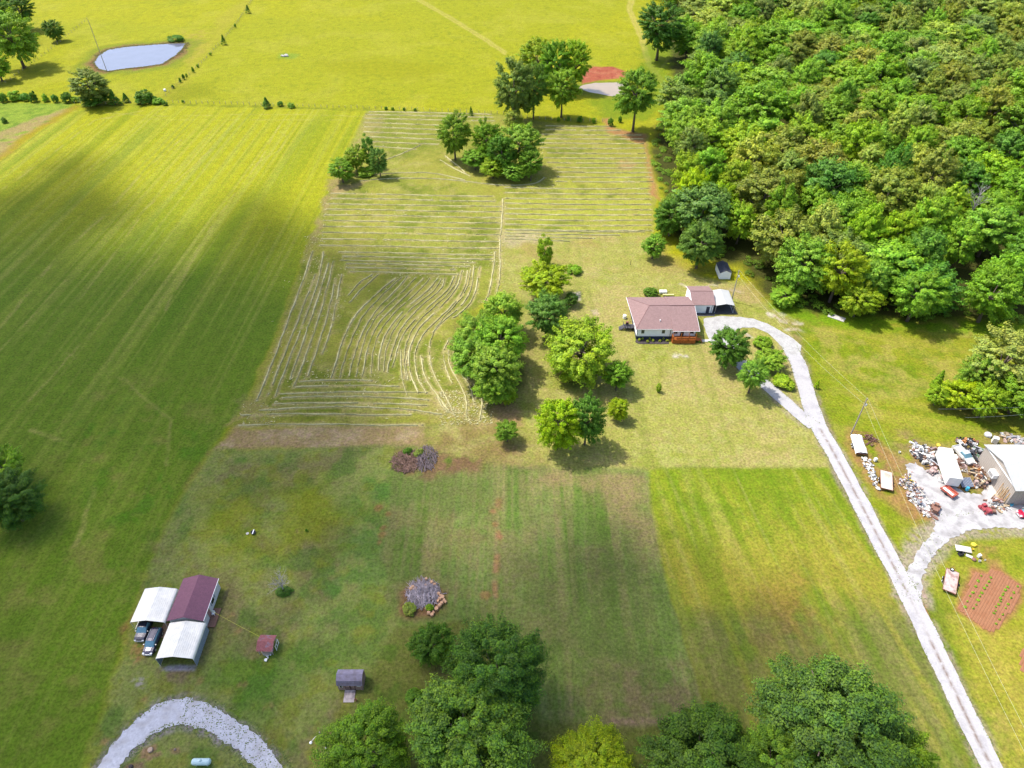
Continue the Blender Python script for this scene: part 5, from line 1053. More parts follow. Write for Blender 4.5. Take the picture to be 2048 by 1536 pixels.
def car(name, label, cat, loc, rz, paint, L_=4.8, W_=1.85, H_=1.7, kind='suv'):
    """front of the car towards -y"""
    e = empty(name, loc, rz, label=label, cat=cat); w2 = W_ / 2; pm = mat(name + '_paint', paint, .22, .25, .7, noise=.05)
    f, b = -L_ / 2, L_ / 2
    def loft(name_, sts, m, bev=.05):
        vs = []; n = None
        for (y, wl, wu, z0, z1) in sts:
            ring = [(-wl * .94, y, z0), (-wl, y, z0 + (z1 - z0) * .35), (-wl * .99, y, z0 + (z1 - z0) * .75), (-wu, y, z1 - .02), (-wu * .5, y, z1 + .015), (0, y, z1 + .02), (wu * .5, y, z1 + .015), (wu, y, z1 - .02), (wl * .99, y, z0 + (z1 - z0) * .75), (wl, y, z0 + (z1 - z0) * .35), (wl * .94, y, z0)]
            n = len(ring); vs += ring
        k = len(sts); fs = [(i * n + j, (i + 1) * n + j, (i + 1) * n + (j + 1) % n, i * n + (j + 1) % n) for i in range(k - 1) for j in range(n)] + [tuple(range(n)), tuple(range((k - 1) * n, k * n))[::-1]]
        return MB().add(vs, fs).build(name_, m, e, smooth=False)
    bh = H_ * .55
    if kind == 'suv':
        loft('body', [(f, w2 * .72, w2 * .6, .35, .62), (f + .12, w2 * .9, w2 * .8, .26, bh - .18), (f + .5, w2, w2 * .88, .25, bh - .04), (f + 1.25, w2, w2 * .9, .25, bh + .05), (b - .9, w2, w2 * .92, .25, bh + .08), (b - .1, w2 * .96, w2 * .86, .28, bh + .06), (b, w2 * .88, w2 * .8, .38, bh)], pm)
        loft('greenhouse', [(f + 1.15, w2 * .86, w2 * .82, bh, bh + .06), (f + 1.95, w2 * .86, w2 * .68, bh, H_ - .06), (b - .55, w2 * .86, w2 * .68, bh, H_ - .04), (b - .1, w2 * .84, w2 * .72, bh, bh + .1)], CARGLASS)
        rt = loft('roof', [(f + 1.95, w2 * .70, w2 * .66, H_ - .09, H_ - .03), (f + 2.4, w2 * .71, w2 * .67, H_ - .07, H_), (b - .8, w2 * .71, w2 * .66, H_ - .08, H_ - .01), (b - .5, w2 * .7, w2 * .64, H_ - .1, H_ - .04)], pm)
        for s in (-1, 1): MB().tube([(s * w2 * .62, f + 2.1, H_ + .05), (s * w2 * .62, b - .8, H_ + .04)], .025, 5).build('roof_rail', STEEL, rt)
    else:
        loft('body', [(f, w2 * .72, w2 * .62, .4, .7), (f + .12, w2 * .92, w2 * .8, .32, bh - .1), (f + .5, w2, w2 * .88, .3, bh + .02), (f + 1.3, w2, w2 * .92, .3, bh + .08), (f + 3.1, w2, w2 * .94, .3, bh + .08)], pm)
        bd = MB(); bd.box(-w2, f + 3.1, .45, w2, b, .75); bd.box(-w2, f + 3.1, .75, -w2 + .1, b, bh + .08); bd.box(w2 - .1, f + 3.1, .75, w2, b, bh + .08); bd.box(-w2, b - .08, .75, w2, b, bh + .05); bd.build('cargo_bed', pm, e)
        loft('greenhouse', [(f + 1.25, w2 * .88, w2 * .84, bh, bh + .08), (f + 1.95, w2 * .88, w2 * .7, bh, H_ - .06), (f + 2.9, w2 * .88, w2 * .7, bh, H_ - .05), (f + 3.1, w2 * .86, w2 * .74, bh, bh + .3)], CARGLASS)
        loft('roof', [(f + 1.95, w2 * .72, w2 * .66, H_ - .09, H_ - .03), (f + 2.3, w2 * .73, w2 * .67, H_ - .07, H_), (f + 2.95, w2 * .72, w2 * .66, H_ - .09, H_ - .02)], pm)
    for s in (-1, 1):
        MB().box(min(s * w2 * .5, s * w2 * .86), f - .02, .62, max(s * w2 * .5, s * w2 * .86), f + .3, .8).build('headlight', TRIMW, e)
        MB().box(min(s * w2, s * (w2 + .18)), f + 1.5, 1.0, max(s * w2, s * (w2 + .18)), f + 1.62, 1.16).build('mirror', STEEL, e)
        MB().box(min(s * w2 * .7, s * w2 * .95), b - .03, .75, max(s * w2 * .7, s * w2 * .95), b + .01, .95).build('tail_light', mat('tail_red', (.4, .02, .02), .3), e)
        for yy in (f + .95, b - .95):
            M = Matrix.Translation((s * (w2 - .02), yy, .36)) @ Matrix.Rotation(R(90), 4, 'Y') @ Matrix.Translation((0, 0, -.12))
            wh = MB().lathe([(.24, 0), (.36, .03), (.36, .21), (.24, .24)], 18, M).build('wheel', RUBBER, e); MB().lathe([(.22, -.01), (.2, .0), (.2, .24), (.22, .25)], 14, M).build('rim', STEEL, wh)
    MB().box(-w2 * .45, f - .015, .42, w2 * .45, f + .05, .68).build('grille', STEEL, e); MB().box(-w2 * .8, f - .06, .34, w2 * .8, f + .15, .46).build('bumper', STEEL, e)
    return e
car('pickup_truck', 'dark navy pickup half under the left carport', 'pickup', (-64.55, 64.3, 0), R(-1), (.022, .026, .05), 5.6, 1.95, 1.8, 'pickup')
car('parked_car', 'dark blue-black wagon parked in the open beside the ribbed carport', 'car', (-62.2, 61.45, 0), R(-1), (.035, .036, .07), 4.9, 1.9, 1.7)
# ------------------------------------------------------------------ small buildings and items near the cabin
def gambrel():
    e = empty('barn_shed', (-28.6, 53.2, 0), 0, label='weathered plank shed with grey gambrel roof and a ramp', cat='shed'); tn = mat('weathered_planks', (.27, .19, .17), .85, noise=.2)
    w_ = MB(); w_.prism([(0, 0), (4.1, 0), (4.1, 1.9), (3.5, 2.75), (2.05, 3.15), (.6, 2.75), (0, 1.9)], 'y', 0, .01)
    w_ = MB(); prof = [(0, 0), (2.35, 0), (2.35, 1.85), (2.05, 2.6), (1.17, 3.1), (.3, 2.6), (0, 1.85)]; w_.prism(prof, 'x', .05, 4.1); w_.build('wall', tn, e)
    rf = MB(); pr = [(-.12, 1.78), (.24, 2.72), (1.17, 3.24), (2.11, 2.72), (2.47, 1.78)]
    rf.add([(x, a, b) for x in (-.05, 4.2) for a, b in pr], [(i, i + 1, 5 + i + 1, 5 + i) for i in range(4)]); o = rf.build('roof', mat('grey_lilac_shingles', (.19, .17, .235), .85, noise=.2, scale=2, rgb2=(.16, .14, .18), n2scale=1.2, n2lo=.5), e); s = o.modifiers.new('s', 'SOLIDIFY'); s.thickness = .05
    tr = mat('dark_brown_trim', (.06, .03, .025), .8)
    for a in (1.25, 2.1):
        d = MB(); d.box(a, -.05, .1, a + .8, -.004, 1.75); d.build('door', tn, e)
        x_ = MB()
        for q in ((a, .1, a + .07, 1.75), (a + .73, .1, a + .8, 1.75), (a, .1, a + .8, .17), (a, 1.68, a + .8, 1.75), (a, .9, a + .8, .97)): x_.box(q[0], -.08, q[1], q[2], -.052, q[3])
        x_.tube([(a + .05, -.07, .15), (a + .75, -.07, .9)], .03, 4); x_.tube([(a + .75, -.07, .15), (a + .05, -.07, .9)], .03, 4); x_.build('door_brace', tr, e)
    window(e, .55, -.004, .9, .4, .6); MB().box(3.2, -.04, 1.3, 3.8, -.004, 1.4).build('name_board', TRIMW, e)
    return e
gambrel()
MB().prism([(-1.95, .0), (0, .18), (0, .12), (-1.95, -.05)], 'x', 0, 1.75).build('ramp', mat('pale_ramp_boards', (.36, .31, .31), .8, noise=.25, scale=1.2, rgb2=(.2, .17, .18), n2scale=.9), None, (-27.5, 53.12, 0), label='pale board ramp in front of the weathered plank shed', cat='ramp')
mb = MB(); mb.tube([(0, 0, 0), (0, .1, .5), (-.1, 0, .9)], [.12, .16, .05], 6); mb.build('garden_stake', mat('terracotta', (.35, .15, .09), .8), None, (G(712, 1402).x, G(712, 1402).y, 0), label='small orange garden ornament right of the shed ramp', cat='ornament')
def well():
    e = empty('well_house', (-43.5, 59.2, 0), R(-1), label='little well house with rusty tin gable roof joined to the yellow cable', cat='well house')
    rm = mat('rusty_tin', (.26, .09, .095), .6, .2, noise=.25, scale=3, rgb2=(.22, .19, .26), n2scale=1.1, n2lo=.5, n2hi=.7)
    rf = MB(); v = [(x, y, z) for x in (0, 2.85) for y, z in ((-.1, 1.55), (1.35, 2.3), (2.8, 1.75))]; rf.add(v, [(0, 3, 4, 1), (1, 4, 5, 2)]); o = rf.build('roof', rm, e); s = o.modifiers.new('s', 'SOLIDIFY'); s.thickness = .04
    rb = MB()
    for i in range(13): x = .1 + i * .22; rb.tube([(x, -.1, 1.58), (x, 1.35, 2.33), (x, 2.8, 1.78)], .018, 4)
    rb.build('roof_rib', rm, o)
    for (x, y) in ((.3, .2), (2.55, .2), (.3, 2.4), (2.55, 2.4)): MB().box(x - .06, y - .06, 0, x + .06, y + .06, 1.7).build('post', WOODG, e)
    MB().lathe([(1.0, 0), (1.0, .55), (.85, .55), (.85, .1)], 18, Matrix.Translation((1.4, .9, 0))).build('well_ring', mat('field_stone', (.33, .29, .24), .9, noise=.3, scale=3), e)
    mb = MB(); mb.box(2.95, .9, .2, 3.0, 2.3, .3); mb.box(2.95, .9, 1.2, 3.0, 2.3, 1.3); mb.box(2.93, .9, 0, 3.02, .98, 1.4); mb.box(2.93, 2.2, 0, 3.02, 2.3, 1.4); mb.box(2.95, 1.5, .2, 3.0, 1.58, 1.3); mb.build('side_frame', TRIMW, e)
well()
for i, (u, v, r_) in enumerate(((535, 1312, .24), (532, 1321, .26), (541, 1310, .16), (536, 1316, .12))):
    p = G(u, v); MB().lathe([(r_ * .85, 0), (r_, r_ * 1.1), (r_ * .9, r_ * 1.1), (r_ * .6, r_ * .4)], 12).build('bucket', TRIMW, None, (p.x, p.y, 0), label=('white bucket nearest the well house', 'lowest white bucket in front of the well house', 'small white bucket touching the well ring', 'tiny white pot between the two buckets')[i], cat='bucket', group='white pots by the well house')
# propane tank
def tank():
    e = empty('propane_tank', (-47.3, 41.8, 0), R(0), label='pale blue propane tank lying inside the gravel loop', cat='tank'); m = mat('tank_paint', (.42, .56, .58), .35, noise=.04)
    pr = [(.02, -1.5), (.3, -1.42), (.46, -1.25), (.5, -1.05), (.5, 1.05), (.46, 1.25), (.3, 1.42), (.02, 1.5)]
    MB().lathe(pr, 20, Matrix.Translation((0, 0, .75)) @ Matrix.Rotation(R(90), 4, 'Y')).build('vessel', m, e, smooth=True)
    MB().lathe([(.16, 0), (.18, .12), (.12, .2), (.02, .22)], 12, Matrix.Translation((0, 0, 1.23))).build('valve_dome', m, e)
    for x in (-.85, .85): MB().box(x - .08, -.35, 0, x + .08, .35, .35).build('foot', CONC, e)
tank()
# light pole by the maples
def lightpole():
    g = G(660, 1513); e = empty('yard_light_pole', g, 0, label='leaning-looking wooden pole with a lamp arm left of the bottom maples', cat='lamp post')
    MB().tube([(0, 0, 0), (0, 0, 9)], [.14, .09], 8).build('pole', WOODG, e); MB().tube([(0, 0, 8.4), (-.5, -.5, 8.7), (-1.0, -1.2, 8.7)], .035, 6).build('arm', STEEL, e)
    MB().lathe([(.08, .1), (.2, 0), (.22, -.12), (.05, -.2)], 12, Matrix.Translation((-1.05, -1.3, 8.65))).build('lamp_head', TRIMW, e); MB().box(-.14, -.22, 3.2, .1, -.1, 3.6).build('meter_box', STEEL, e)
lightpole()
# fire bowl and thing on lawn
g = G(507, 1066); o = MB().lathe([(.2, 0), (.45, .12), (.5, .35), (.42, .36), (.35, .15)], 16).build('fire_bowl', DARK, None, (g.x, g.y, 0), label='small black fire bowl with a white board across it on the lawn', cat='fire bowl'); MB().box(-.08, -.5, .36, .1, .55, .42).build('board', TRIMW, o)
g = G(495, 1067); MB().lathe([(.3, 0), (.3, .05), (.1, .07)], 12).build('manhole_cover', CONC, None, (g.x, g.y, 0), label='grey round lid in the grass left of the fire bowl', cat='lid')
g = G(301, 1500); mb = MB(); mb.lathe([(.42, 0), (.38, .25), (.3, .27)], 11); mb.build('tree_stump', mat('stump_wood', (.38, .27, .2), .9), None, (g.x, g.y, 0), label='cut stump in a bare ring inside the gravel loop', cat='stump')
g = G(350, 1499); mb = MB(); mb.lathe([(.2, 0), (.15, .15), (.1, .17)], 8); mb.build('tree_stump', mat('stump_wood_dark', (.2, .15, .12), .9), None, (g.x, g.y, 0), label='small dark stump right of the bare-ringed stump', cat='stump')
g = G(262, 1534); MB().lathe([(.35, 0), (.3, .3), (.2, .32)], 9).build('tree_stump', mat('stump_black', (.05, .04, .04), .9), None, (g.x, g.y, 0), label='black stump at the bottom edge left of the propane tank', cat='stump')
# ------------------------------------------------------------------ stick pile, brush pile, log rounds
def sticks(name, u, v, rx, ry, n, m, label, h=1.1, l0=1.2, l1=3.0, cat='brush pile', aim=None):
    g = G(u, v); r = random.Random(int(u)); mb = MB()
    for _ in range(n):
        a = r.uniform(0, 6.28); q = math.sqrt(r.random()); x, y = rx * q * math.cos(a), ry * q * math.sin(a); hh = h * (1 - q * q) * r.uniform(.4, 1) + .05; l = r.uniform(l0, l1) / 2; b = r.gauss(aim, .5) if aim is not None else r.uniform(0, 3.14); d = Vector((math.cos(b), math.sin(b), r.uniform(-.15, .15))) * l; c = Vector((x, y, hh)); k = Vector((r.uniform(-.2, .2), r.uniform(-.2, .2), r.uniform(0, .15)))
        mb.tube([c - d, c + k, c + d], [r.uniform(.04, .09), .05, .02], 4, False)
    return mb.build(name, m, None, g, label=label, cat=cat)
sticks('stick_pile', 847, 1186, 3.0, 2.6, 380, mat('grey_sticks', (.30, .26, .28), .9, noise=.6, scale=1.6), 'heap of bare grey branches with log rounds around it', .8, aim=1.9)
sticks('brush_pile', 815, 922, 3.6, 3.2, 520, mat('brown_brush', (.19, .115, .085), .95, noise=.6, scale=1.5), 'reddish brown brush pile below the bare stubble strip', .5, .5, 1.8)
sticks('twig_pile', 852, 916, 2.4, 3.6, 300, mat('lilac_twigs', (.16, .125, .13), .95, noise=.3, scale=4), 'grey-lilac twig heap touching the brown brush pile', .8, .5, 2.0, aim=1.7)
for u, v, w_, pal, lb in ((820, 1218, 34, 'grey', 'sparse green weeds growing over the lower edge of the stick pile'), (858, 1215, 20, 'mid', 'smaller weed clump at the right of the stick pile'), (815, 901, 20, 'deep', 'green weed clump on top of the brown brush pile'), (838, 905, 24, 'grey', 'dull weed clump between the brush heap and twig heap')):
    tree('weed_clump', u, v, w_, 1.3, pal, 'shrub', lb, 'weeds')
LOGM = mat('fresh_log', (.46, .27, .16), .85, noise=.2)
rr = random.Random(31)
LG = [(853, 1160), (864, 1166), (869, 1170), (852, 1173), (832, 1178), (826, 1176), (829, 1182), (878, 1189), (881, 1192), (885, 1196), (888, 1202), (880, 1199), (876, 1204), (884, 1208), (880, 1213), (853, 1219), (858, 1228), (867, 1226), (873, 1219), (891, 1205), (822, 1180), (864, 1231)]
for i, (u, v) in enumerate(LG):
    g = G(u, v); s = rr.uniform(.22, .4); M = Matrix.Rotation(rr.uniform(0, 3), 4, 'Z') @ Matrix.Rotation(R(90) if i % 3 else 0, 4, 'Y') @ Matrix.Translation((0, 0, -.25)); zz = s if i % 3 else .25
    pos = 'upper rim' if v < 1176 else 'left rim' if u < 840 else 'lower rim' if v > 1212 else 'right rim'
    MB().lathe([(s * .96, 0), (s, .04), (s, .5), (s * .96, .54)], 12, M).build('log_round', LOGM, None, (g.x, g.y, zz), label='cut log round lying on the %s of the grey stick pile' % pos, cat='log', group='log rounds on the %s of the stick pile' % pos)
# ------------------------------------------------------------------ poles, cables, fences
def pole(u, v, h, label, arm=True):
    e = empty('utility_pole', G(u, v), 0, label=label, cat='utility pole'); MB().tube([(0, 0, 0), (0, 0, h)], [.17, .11], 8).build('pole', WOODG, e)
    if arm: MB().lathe([(.16, 0), (.2, .05), (.2, .6), (.1, .68)], 10, Matrix.Translation((.3, -.15, h - 2.2))).build('transformer', STEEL, e); MB().tube([(-.3, 0, h - .3), (.3, 0, h - .3)], .05, 5).build('crossarm', WOODG, e)
    return e
pole(1463, 602, 10.2, 'tall wooden utility pole beside the garage carport'); pole(1702, 868, 11.1, 'wooden utility pole at the head of the white-covered trailer'); e = pole(214, 143, 23, 'thin dark pole rising across the pond', False)
cab = mat('cable', (.34, .36, .22), .5, noise=.02); cabk = mat('dark_cable', (.16, .17, .17), .5, noise=.02)
def wire(name, a, b, sag, m, rad, label, cat='cable'):
    a, b = Vector(a), Vector(b); pts = [a.lerp(b, t / 24) - Vector((0, 0, 4 * sag * (t / 24) * (1 - t / 24))) for t in range(25)]; return MB().tube(pts, rad, 4, False).build(name, m, label=label, cat=cat)
p1 = G(1463, 602); p2 = G(1702, 868); p3 = G(2078, 1530, 10.5)
wire('power_cable', p1 + Vector((.3, 0, 9.9)), p2 + Vector((.3, 0, 10.8)), 1.0, cab, .02, 'upper thin cable strung between the two utility poles'); wire('power_cable', p1 + Vector((-.3, 0, 8.9)), p2 + Vector((-.3, 0, 9.6)), 1.6, cab, .02, 'lower thin cable strung between the two utility poles')
wire('power_cable', p2 + Vector((.3, 0, 10.8)), p3 + Vector((.6, 0, 0)), 1.0, cab, .02, 'right cable running from the trailer pole past the junk yard'); wire('power_cable', p2 + Vector((-.3, 0, 9.6)), p3 + Vector((-.9, 0, -.3)), 1.2, cab, .02, 'left cable running from the trailer pole past the junk yard')
q1 = G(2150, 812, 7); wire('service_cable', G(1876, 818, 5.5), q1 + Vector((0, 0, .6)), .4, cabk, .03, 'upper grey cable crossing in front of the right edge clump'); wire('service_cable', G(1930, 835, 4.8), q1 + Vector((0, 0, -1)), .5, cabk, .03, 'lower grey cable crossing in front of the right edge clump')
wire('yellow_cable', (-53.9, 66.8, 1.9), (-43.4, 61.6, 1.9), .1, mat('yellow_cord', (.42, .42, .03), .5), .018, 'yellow cord strung from cabin wall to well house', 'cord')
WIREM = mat('rusty_wire', (.12, .10, .08), .9, spec=0)
def fence(cl, n, label, hz=1.2):
    P = [G(u, v) for u, v in cl]; D_ = [0]
    for a, b in zip(P, P[1:]): D_.append(D_[-1] + (b - a).length)
    def at_(s):
        for i in range(len(P) - 1):
            if s <= D_[i + 1]: return P[i].lerp(P[i + 1], (s - D_[i]) / (D_[i + 1] - D_[i]))
        return P[-1]
    e = empty('wire_fence', P[0], 0, label=label, cat='fence'); r = random.Random(n); pm = None; Q = []
    for i in range(n):
        p = at_(D_[-1] * i / (n - 1)) - P[0]; Q.append(p); h = hz * r.uniform(.85, 1.2)
        if pm is None: pm = MB().tube([(0, 0, 0), (0, 0, 1)], [.1, .09], 6).mesh('post', WOODG)
        o = D.objects.new('post', pm); COL.objects.link(o); o.parent = e; o.location = p; o.scale = (1, 1, h)
    for k in (.4, .8, 1.15): MB().tube([p + Vector((0, 0, k)) for p in Q], .008, 3, False).build('wire', WIREM, e)
fence([(150, 208), (330, 205), (500, 210), (700, 216), (830, 220), (1000, 228), (1110, 241), (1205, 243)], 88, 'post and wire fence between the pasture and the mown fields')
fence([(332, 192), (366, 160), (400, 130), (445, 82), (475, 45), (510, -8)], 44, 'post and wire fence climbing diagonally up the pasture')
fence([(-40, 190), (20, 160), (95, 105), (150, 60), (175, 40)], 30, 'faint wire fence left of the pond')
g = G(568, 112); rk = random.Random(2)
for i in range(6): MB().rock((0, 0, .3), rk.uniform(.5, 1.1), .6, .5, rk).build('field_stone', CONC, None, (g.x + rk.uniform(-2, 2), g.y + rk.uniform(-1.2, 1.2), 0), label='pale stone in the little heap out in the far pasture', cat='stone', group='stones heaped in the far pasture')
g = G(330, 182); MB().box(-.5, -.4, 0, .5, .4, .9).build('trough', TRIMW, None, g, bevel=.1, label='white box at the foot of the diagonal pasture fence', cat='trough')
g = G(1261, 530); MB().tube([(0, 0, 0), (0, 0, 1.6)], .06, 6).build('clothesline_post', DARK, None, g, label='short dark post standing alone on the lawn behind the house', cat='post')
g = G(1655, 640)
mb = MB(); mb.box(-2.2, -1.0, 0, 2.2, 1.0, .1); mb.build('stone_slab', CONC, None, G(1673, 635), R(-35), label='grey slab half hidden at the foot of the wood', cat='slab')
# ------------------------------------------------------------------ workshop yard
def J(x, y, z=0.0): return G(1800 + x * 248 / 2005, 860 + y * 248 / 2005, z)
def K(x, y, z=0.0): return G(1680 + x * 180 / 1257, 840 + y * 180 / 1257, z)
def workshop():
    e = empty('workshop', (101.4, 91.6, 0), 0, label='large beige metal workshop with white roof at the right edge', cat='workshop'); bg = mat('beige_metal', (.36, .315, .275), .6, noise=.05); m = bg.node_tree
    d_, L_ = 12.0, 26.0; w_ = MB(); w_.box(0, 0, 0, L_, d_, 5.0); w_.prism([(0, 5), (d_, 5), (d_ / 2, 6.55)], 'x', 0, .1); w_.build('wall', bg, e)
    rb = MB()
    for i in range(24): y = .25 + i * .5; rb.box(-.03, y, .05, 0, y + .06, 4.9)
    for i in range(50): x = .25 + i * .52; rb.box(x, -.03, .05, x + .06, 0, 4.9)
    rb.build('wall_rib', bg, e)
    rf = MB(); rf.add([(x, y, z) for x in (-.35, L_) for y, z in ((-.4, 4.98), (d_ / 2, 6.7), (d_ + .4, 4.98))], [(0, 3, 4, 1), (1, 4, 5, 2)]); o = rf.build('roof', BRIMET2, e); s = o.modifiers.new('s', 'SOLIDIFY'); s.thickness = .1
    rr_ = MB()
    for i in range(34): x = -.1 + i * .78; rr_.tube([(x, -.4, 5.0), (x, d_ / 2, 6.72), (x, d_ + .4, 5.0)], .025, 4)
    rr_.build('roof_rib', BRIMET2, o)
    MB().box(-.12, 0, 4.85, -.03, d_, 5.05).build('gable_trim', TRIMW, e)
    MB().box(5.0, -.08, 0, 9.0, -.035, 3.8).build('doorway_panel', mat('brown_shade', (.16, .12, .10), .7), e)  # brown panel stands for the open doorway, its shade put into the colour
    t = MB(); t.box(-1.1, 5.2, 2.2, -.03, 7.0, 3.3); t.build('air_unit', TRIMW, e); MB().box(-1.13, 5.4, 2.35, -1.1, 6.8, 3.15).build('grille', STEEL, e)
    return e
workshop()
MB().box(-1.6, -.4, -.05, -.04, 7.5, .05).build('concrete_walk', CONC, None, (101.4, 91.6, 0), kind='structure')
def boxtrailer():
    b = (J(740, 285, 3.4)); f = J(915, 780, 3.4); d = (f - b); L_ = d.length; rz = math.atan2(d.y, d.x) + math.pi / 2; c = (b + f) / 2
    e = empty('box_trailer', (c.x, c.y, 0), rz, label='long white box trailer surrounded by scrap', cat='trailer'); w2 = 1.3
    MB().box(-w2, -L_ / 2, .95, w2, L_ / 2, 3.3).build('box', mat('trailer_white', (.62, .62, .60), .5, noise=.12, scale=.8), e, bevel=.06)
    MB().box(-w2 - .02, -L_ / 2, 3.3, w2 + .02, L_ / 2, 3.38).build('roof', mat('trailer_roof', (.60, .60, .58), .5, noise=.1, scale=.7, rgb2=(.33, .20, .15), n2scale=.9, n2lo=.60, n2hi=.70), e)
    MB().box(-1.0, -L_ / 2 + .3, .6, 1.0, L_ / 2 - .3, .95).build('chassis', DARK, e)
    for s in (-1, 1):
        for y in (L_ / 2 - 1.2, L_ / 2 - 2.4): MB().lathe([(.3, 0), (.5, .03), (.5, .25), (.3, .28)], 14, Matrix.Translation((s * 1.1, y, .5)) @ Matrix.Rotation(R(90), 4, 'Y') @ Matrix.Translation((0, 0, -.14))).build('wheel', RUBBER, e)
        MB().box(s * .8 - .06, -L_ / 2 + .8, 0, s * .8 + .06, -L_ / 2 + .92, .7).build('landing_leg', STEEL, e)
boxtrailer()
car('white_pickup', 'white pickup parked between the box trailer and the workshop', 'pickup', (J(1010, 430).x, J(1010, 430).y, 0), R(13), (.62, .62, .60), 5.3, 1.95, 1.75, 'pickup')
car('red_car', 'bright red car at the right edge by the workshop door', 'car', (104.6, 89.2, 0), R(-82), (.42, .015, .05), 4.5, 1.8, 1.45)
def flatbed(u, v, rz, L_, W_, label, mtl, name='flatbed_trailer', z=.75, tyres=(RUBBER,), wheel_y=0.0, extra=None):
    e = empty(name, (u.x, u.y, 0), rz, label=label, cat='trailer')
    b = MB(); x = -W_ / 2
    while x < W_ / 2 - .05: b.box(x, -L_ / 2, z - .08, min(x + .19, W_ / 2), L_ / 2, z); x += .2
    b.build('deck', mtl, e); fr = MB(); fr.box(-W_ / 2 - .06, -L_ / 2 - .05, z - .2, -W_ / 2, L_ / 2 + .05, z + .04); fr.box(W_ / 2, -L_ / 2 - .05, z - .2, W_ / 2 + .06, L_ / 2 + .05, z + .04); fr.box(-W_ / 2, -L_ / 2 - .06, z - .2, W_ / 2, -L_ / 2, z + .04); fr.box(-W_ / 2, L_ / 2, z - .2, W_ / 2, L_ / 2 + .06, z + .04); fr.build('frame', RUST, e)
    MB().tube([(-W_ * .4, L_ / 2, z - .15), (0, L_ / 2 + 1.3, z - .25), (W_ * .4, L_ / 2, z - .15)], .05, 5).build('hitch', RUST, e)
    for s in (-1, 1):
        for dy in (-.4, .4): 
            M = Matrix.Translation((s * (W_ / 2 + .2), wheel_y + dy, .34)) @ Matrix.Rotation(R(90), 4, 'Y') @ Matrix.Translation((0, 0, -.1))
            wh = MB().lathe([(.2, 0), (.33, .03), (.33, .18), (.2, .21)], 14, M).build('wheel', RUBBER, e); MB().lathe([(.18, -.01), (.17, .22)], 12, M).build('rim', TRIMW, wh)
    return e
PLANKW = mat('bleached_planks', (.46, .44, .40), .85, noise=.2, scale=1.5, rgb2=(.34, .30, .24), n2scale=.8)
def ln(a, b): d = b - a; return math.atan2(d.y, d.x) + math.pi / 2
flatbed(K(650, 840, .7), 0, R(-20) + 0 * 1, 5.2, 2.3, 'flat bleached plank trailer parked crosswise below the rubble row', PLANKW); flatbed(G(1902, 1162, .7), 0, math.atan2(-4.7, -2.9) + math.pi / 2, 5.2, 2.1, 'plank trailer with a spare wheel standing by the red soil garden', mat('pinkish_planks', (.40, .33, .31), .85, noise=.22, scale=1.5, rgb2=(.26, .17, .15), n2scale=1.0))
e = flatbed(K(265, 345, .8), 0, R(-8), 5.4, 2.2, 'trailer under a white sheet at the foot of the utility pole', PLANKW, z=.8)
cv = MB(); pr_ = [(-1.2, .55), (-1.15, 1.05), (-.4, 1.3), (.1, 1.15), (.5, 1.35), (1.12, 1.1), (1.2, .6)]; r_ = random.Random(4); vs = []
for j in range(9):
    for x, z in pr_: vs.append((x + r_.uniform(-.05, .05), -2.75 + j * .69, z + r_.uniform(-.09, .09)))
cv.add(vs, [(j * 7 + i, j * 7 + i + 1, (j + 1) * 7 + i + 1, (j + 1) * 7 + i) for j in range(8) for i in range(6)]); cv.build('tarpaulin', mat('white_sheet', (.6, .6, .6), .6, noise=.08, rgb2=(.42, .28, .2), n2scale=.9, n2lo=.63), None, tuple(e.location), R(-8), label='crumpled white sheet laid over the trailer by the pole', cat='tarpaulin')
g = G(1904, 1140, .8); MB().lathe([(.2, 0), (.34, .03), (.34, .2), (.2, .22)], 16).build('spare_tyre', RUBBER, None, (g.x, g.y, .77), label='white-rimmed spare tyre lying on the plank trailer by the garden', cat='tyre')
o = D.objects['spare_tyre']; MB().lathe([(.19, -.01), (.17, .23)], 12).build('rim', TRIMW, o)
# red flat truck
def redtruck():
    g = J(800, 985, .8); e = empty('red_truck_bed', (g.x, g.y, 0), R(28), label='red truck bed with boards in it at the front of the box trailer', cat='truck bed'); rp = mat('rusty_red', (.36, .09, .06), .6, noise=.2)
    b = MB(); b.box(-.9, -1.5, .5, .9, 1.5, .6); b.box(-.9, -1.5, .6, -.8, 1.5, 1.0); b.box(.8, -1.5, .6, .9, 1.5, 1.0); b.box(-.9, -1.5, .6, .9, -1.4, 1.0); b.build('bed', rp, e)
    for s in (-1, 1): MB().lathe([(.2, 0), (.35, .03), (.35, .2), (.2, .22)], 14, Matrix.Translation((s * .85, 0, .36)) @ Matrix.Rotation(R(90), 4, 'Y') @ Matrix.Translation((0, 0, -.1))).build('wheel', RUBBER, e)
    o = MB().box(-.5, -1.1, .62, .1, 1.2, .75).build('board_stack', TRIMW, None, (g.x, g.y, 0), R(28), label='white boards lying in the red truck bed', cat='boards')
redtruck()
def panel_table():
    g = J(1065, 830, .9); e = empty('slatted_ramp', (g.x, g.y, 0), R(4), label='dark blue-grey slatted panel propped beside the front of the box trailer', cat='panel'); b = MB(); M = Matrix.Rotation(R(14), 4, 'X')
    b.box(-1.3, -1.1, .8, 1.3, 1.1, .86, M); b.build('panel', mat('slate_panel', (.09, .11, .16), .35, .3), e)
    q = MB()
    for i in range(9): x = -1.25 + i * .31; q.box(x, -1.1, .862, x + .05, 1.1, .9, M)
    q.build('slat', STEEL, e)
    for x in (-1.2, 1.1):
        for y in (-1.0, .9): MB().box(x, y, 0, x + .08, y + .08, .8 + y * .2).build('leg', DARK, e)
panel_table()
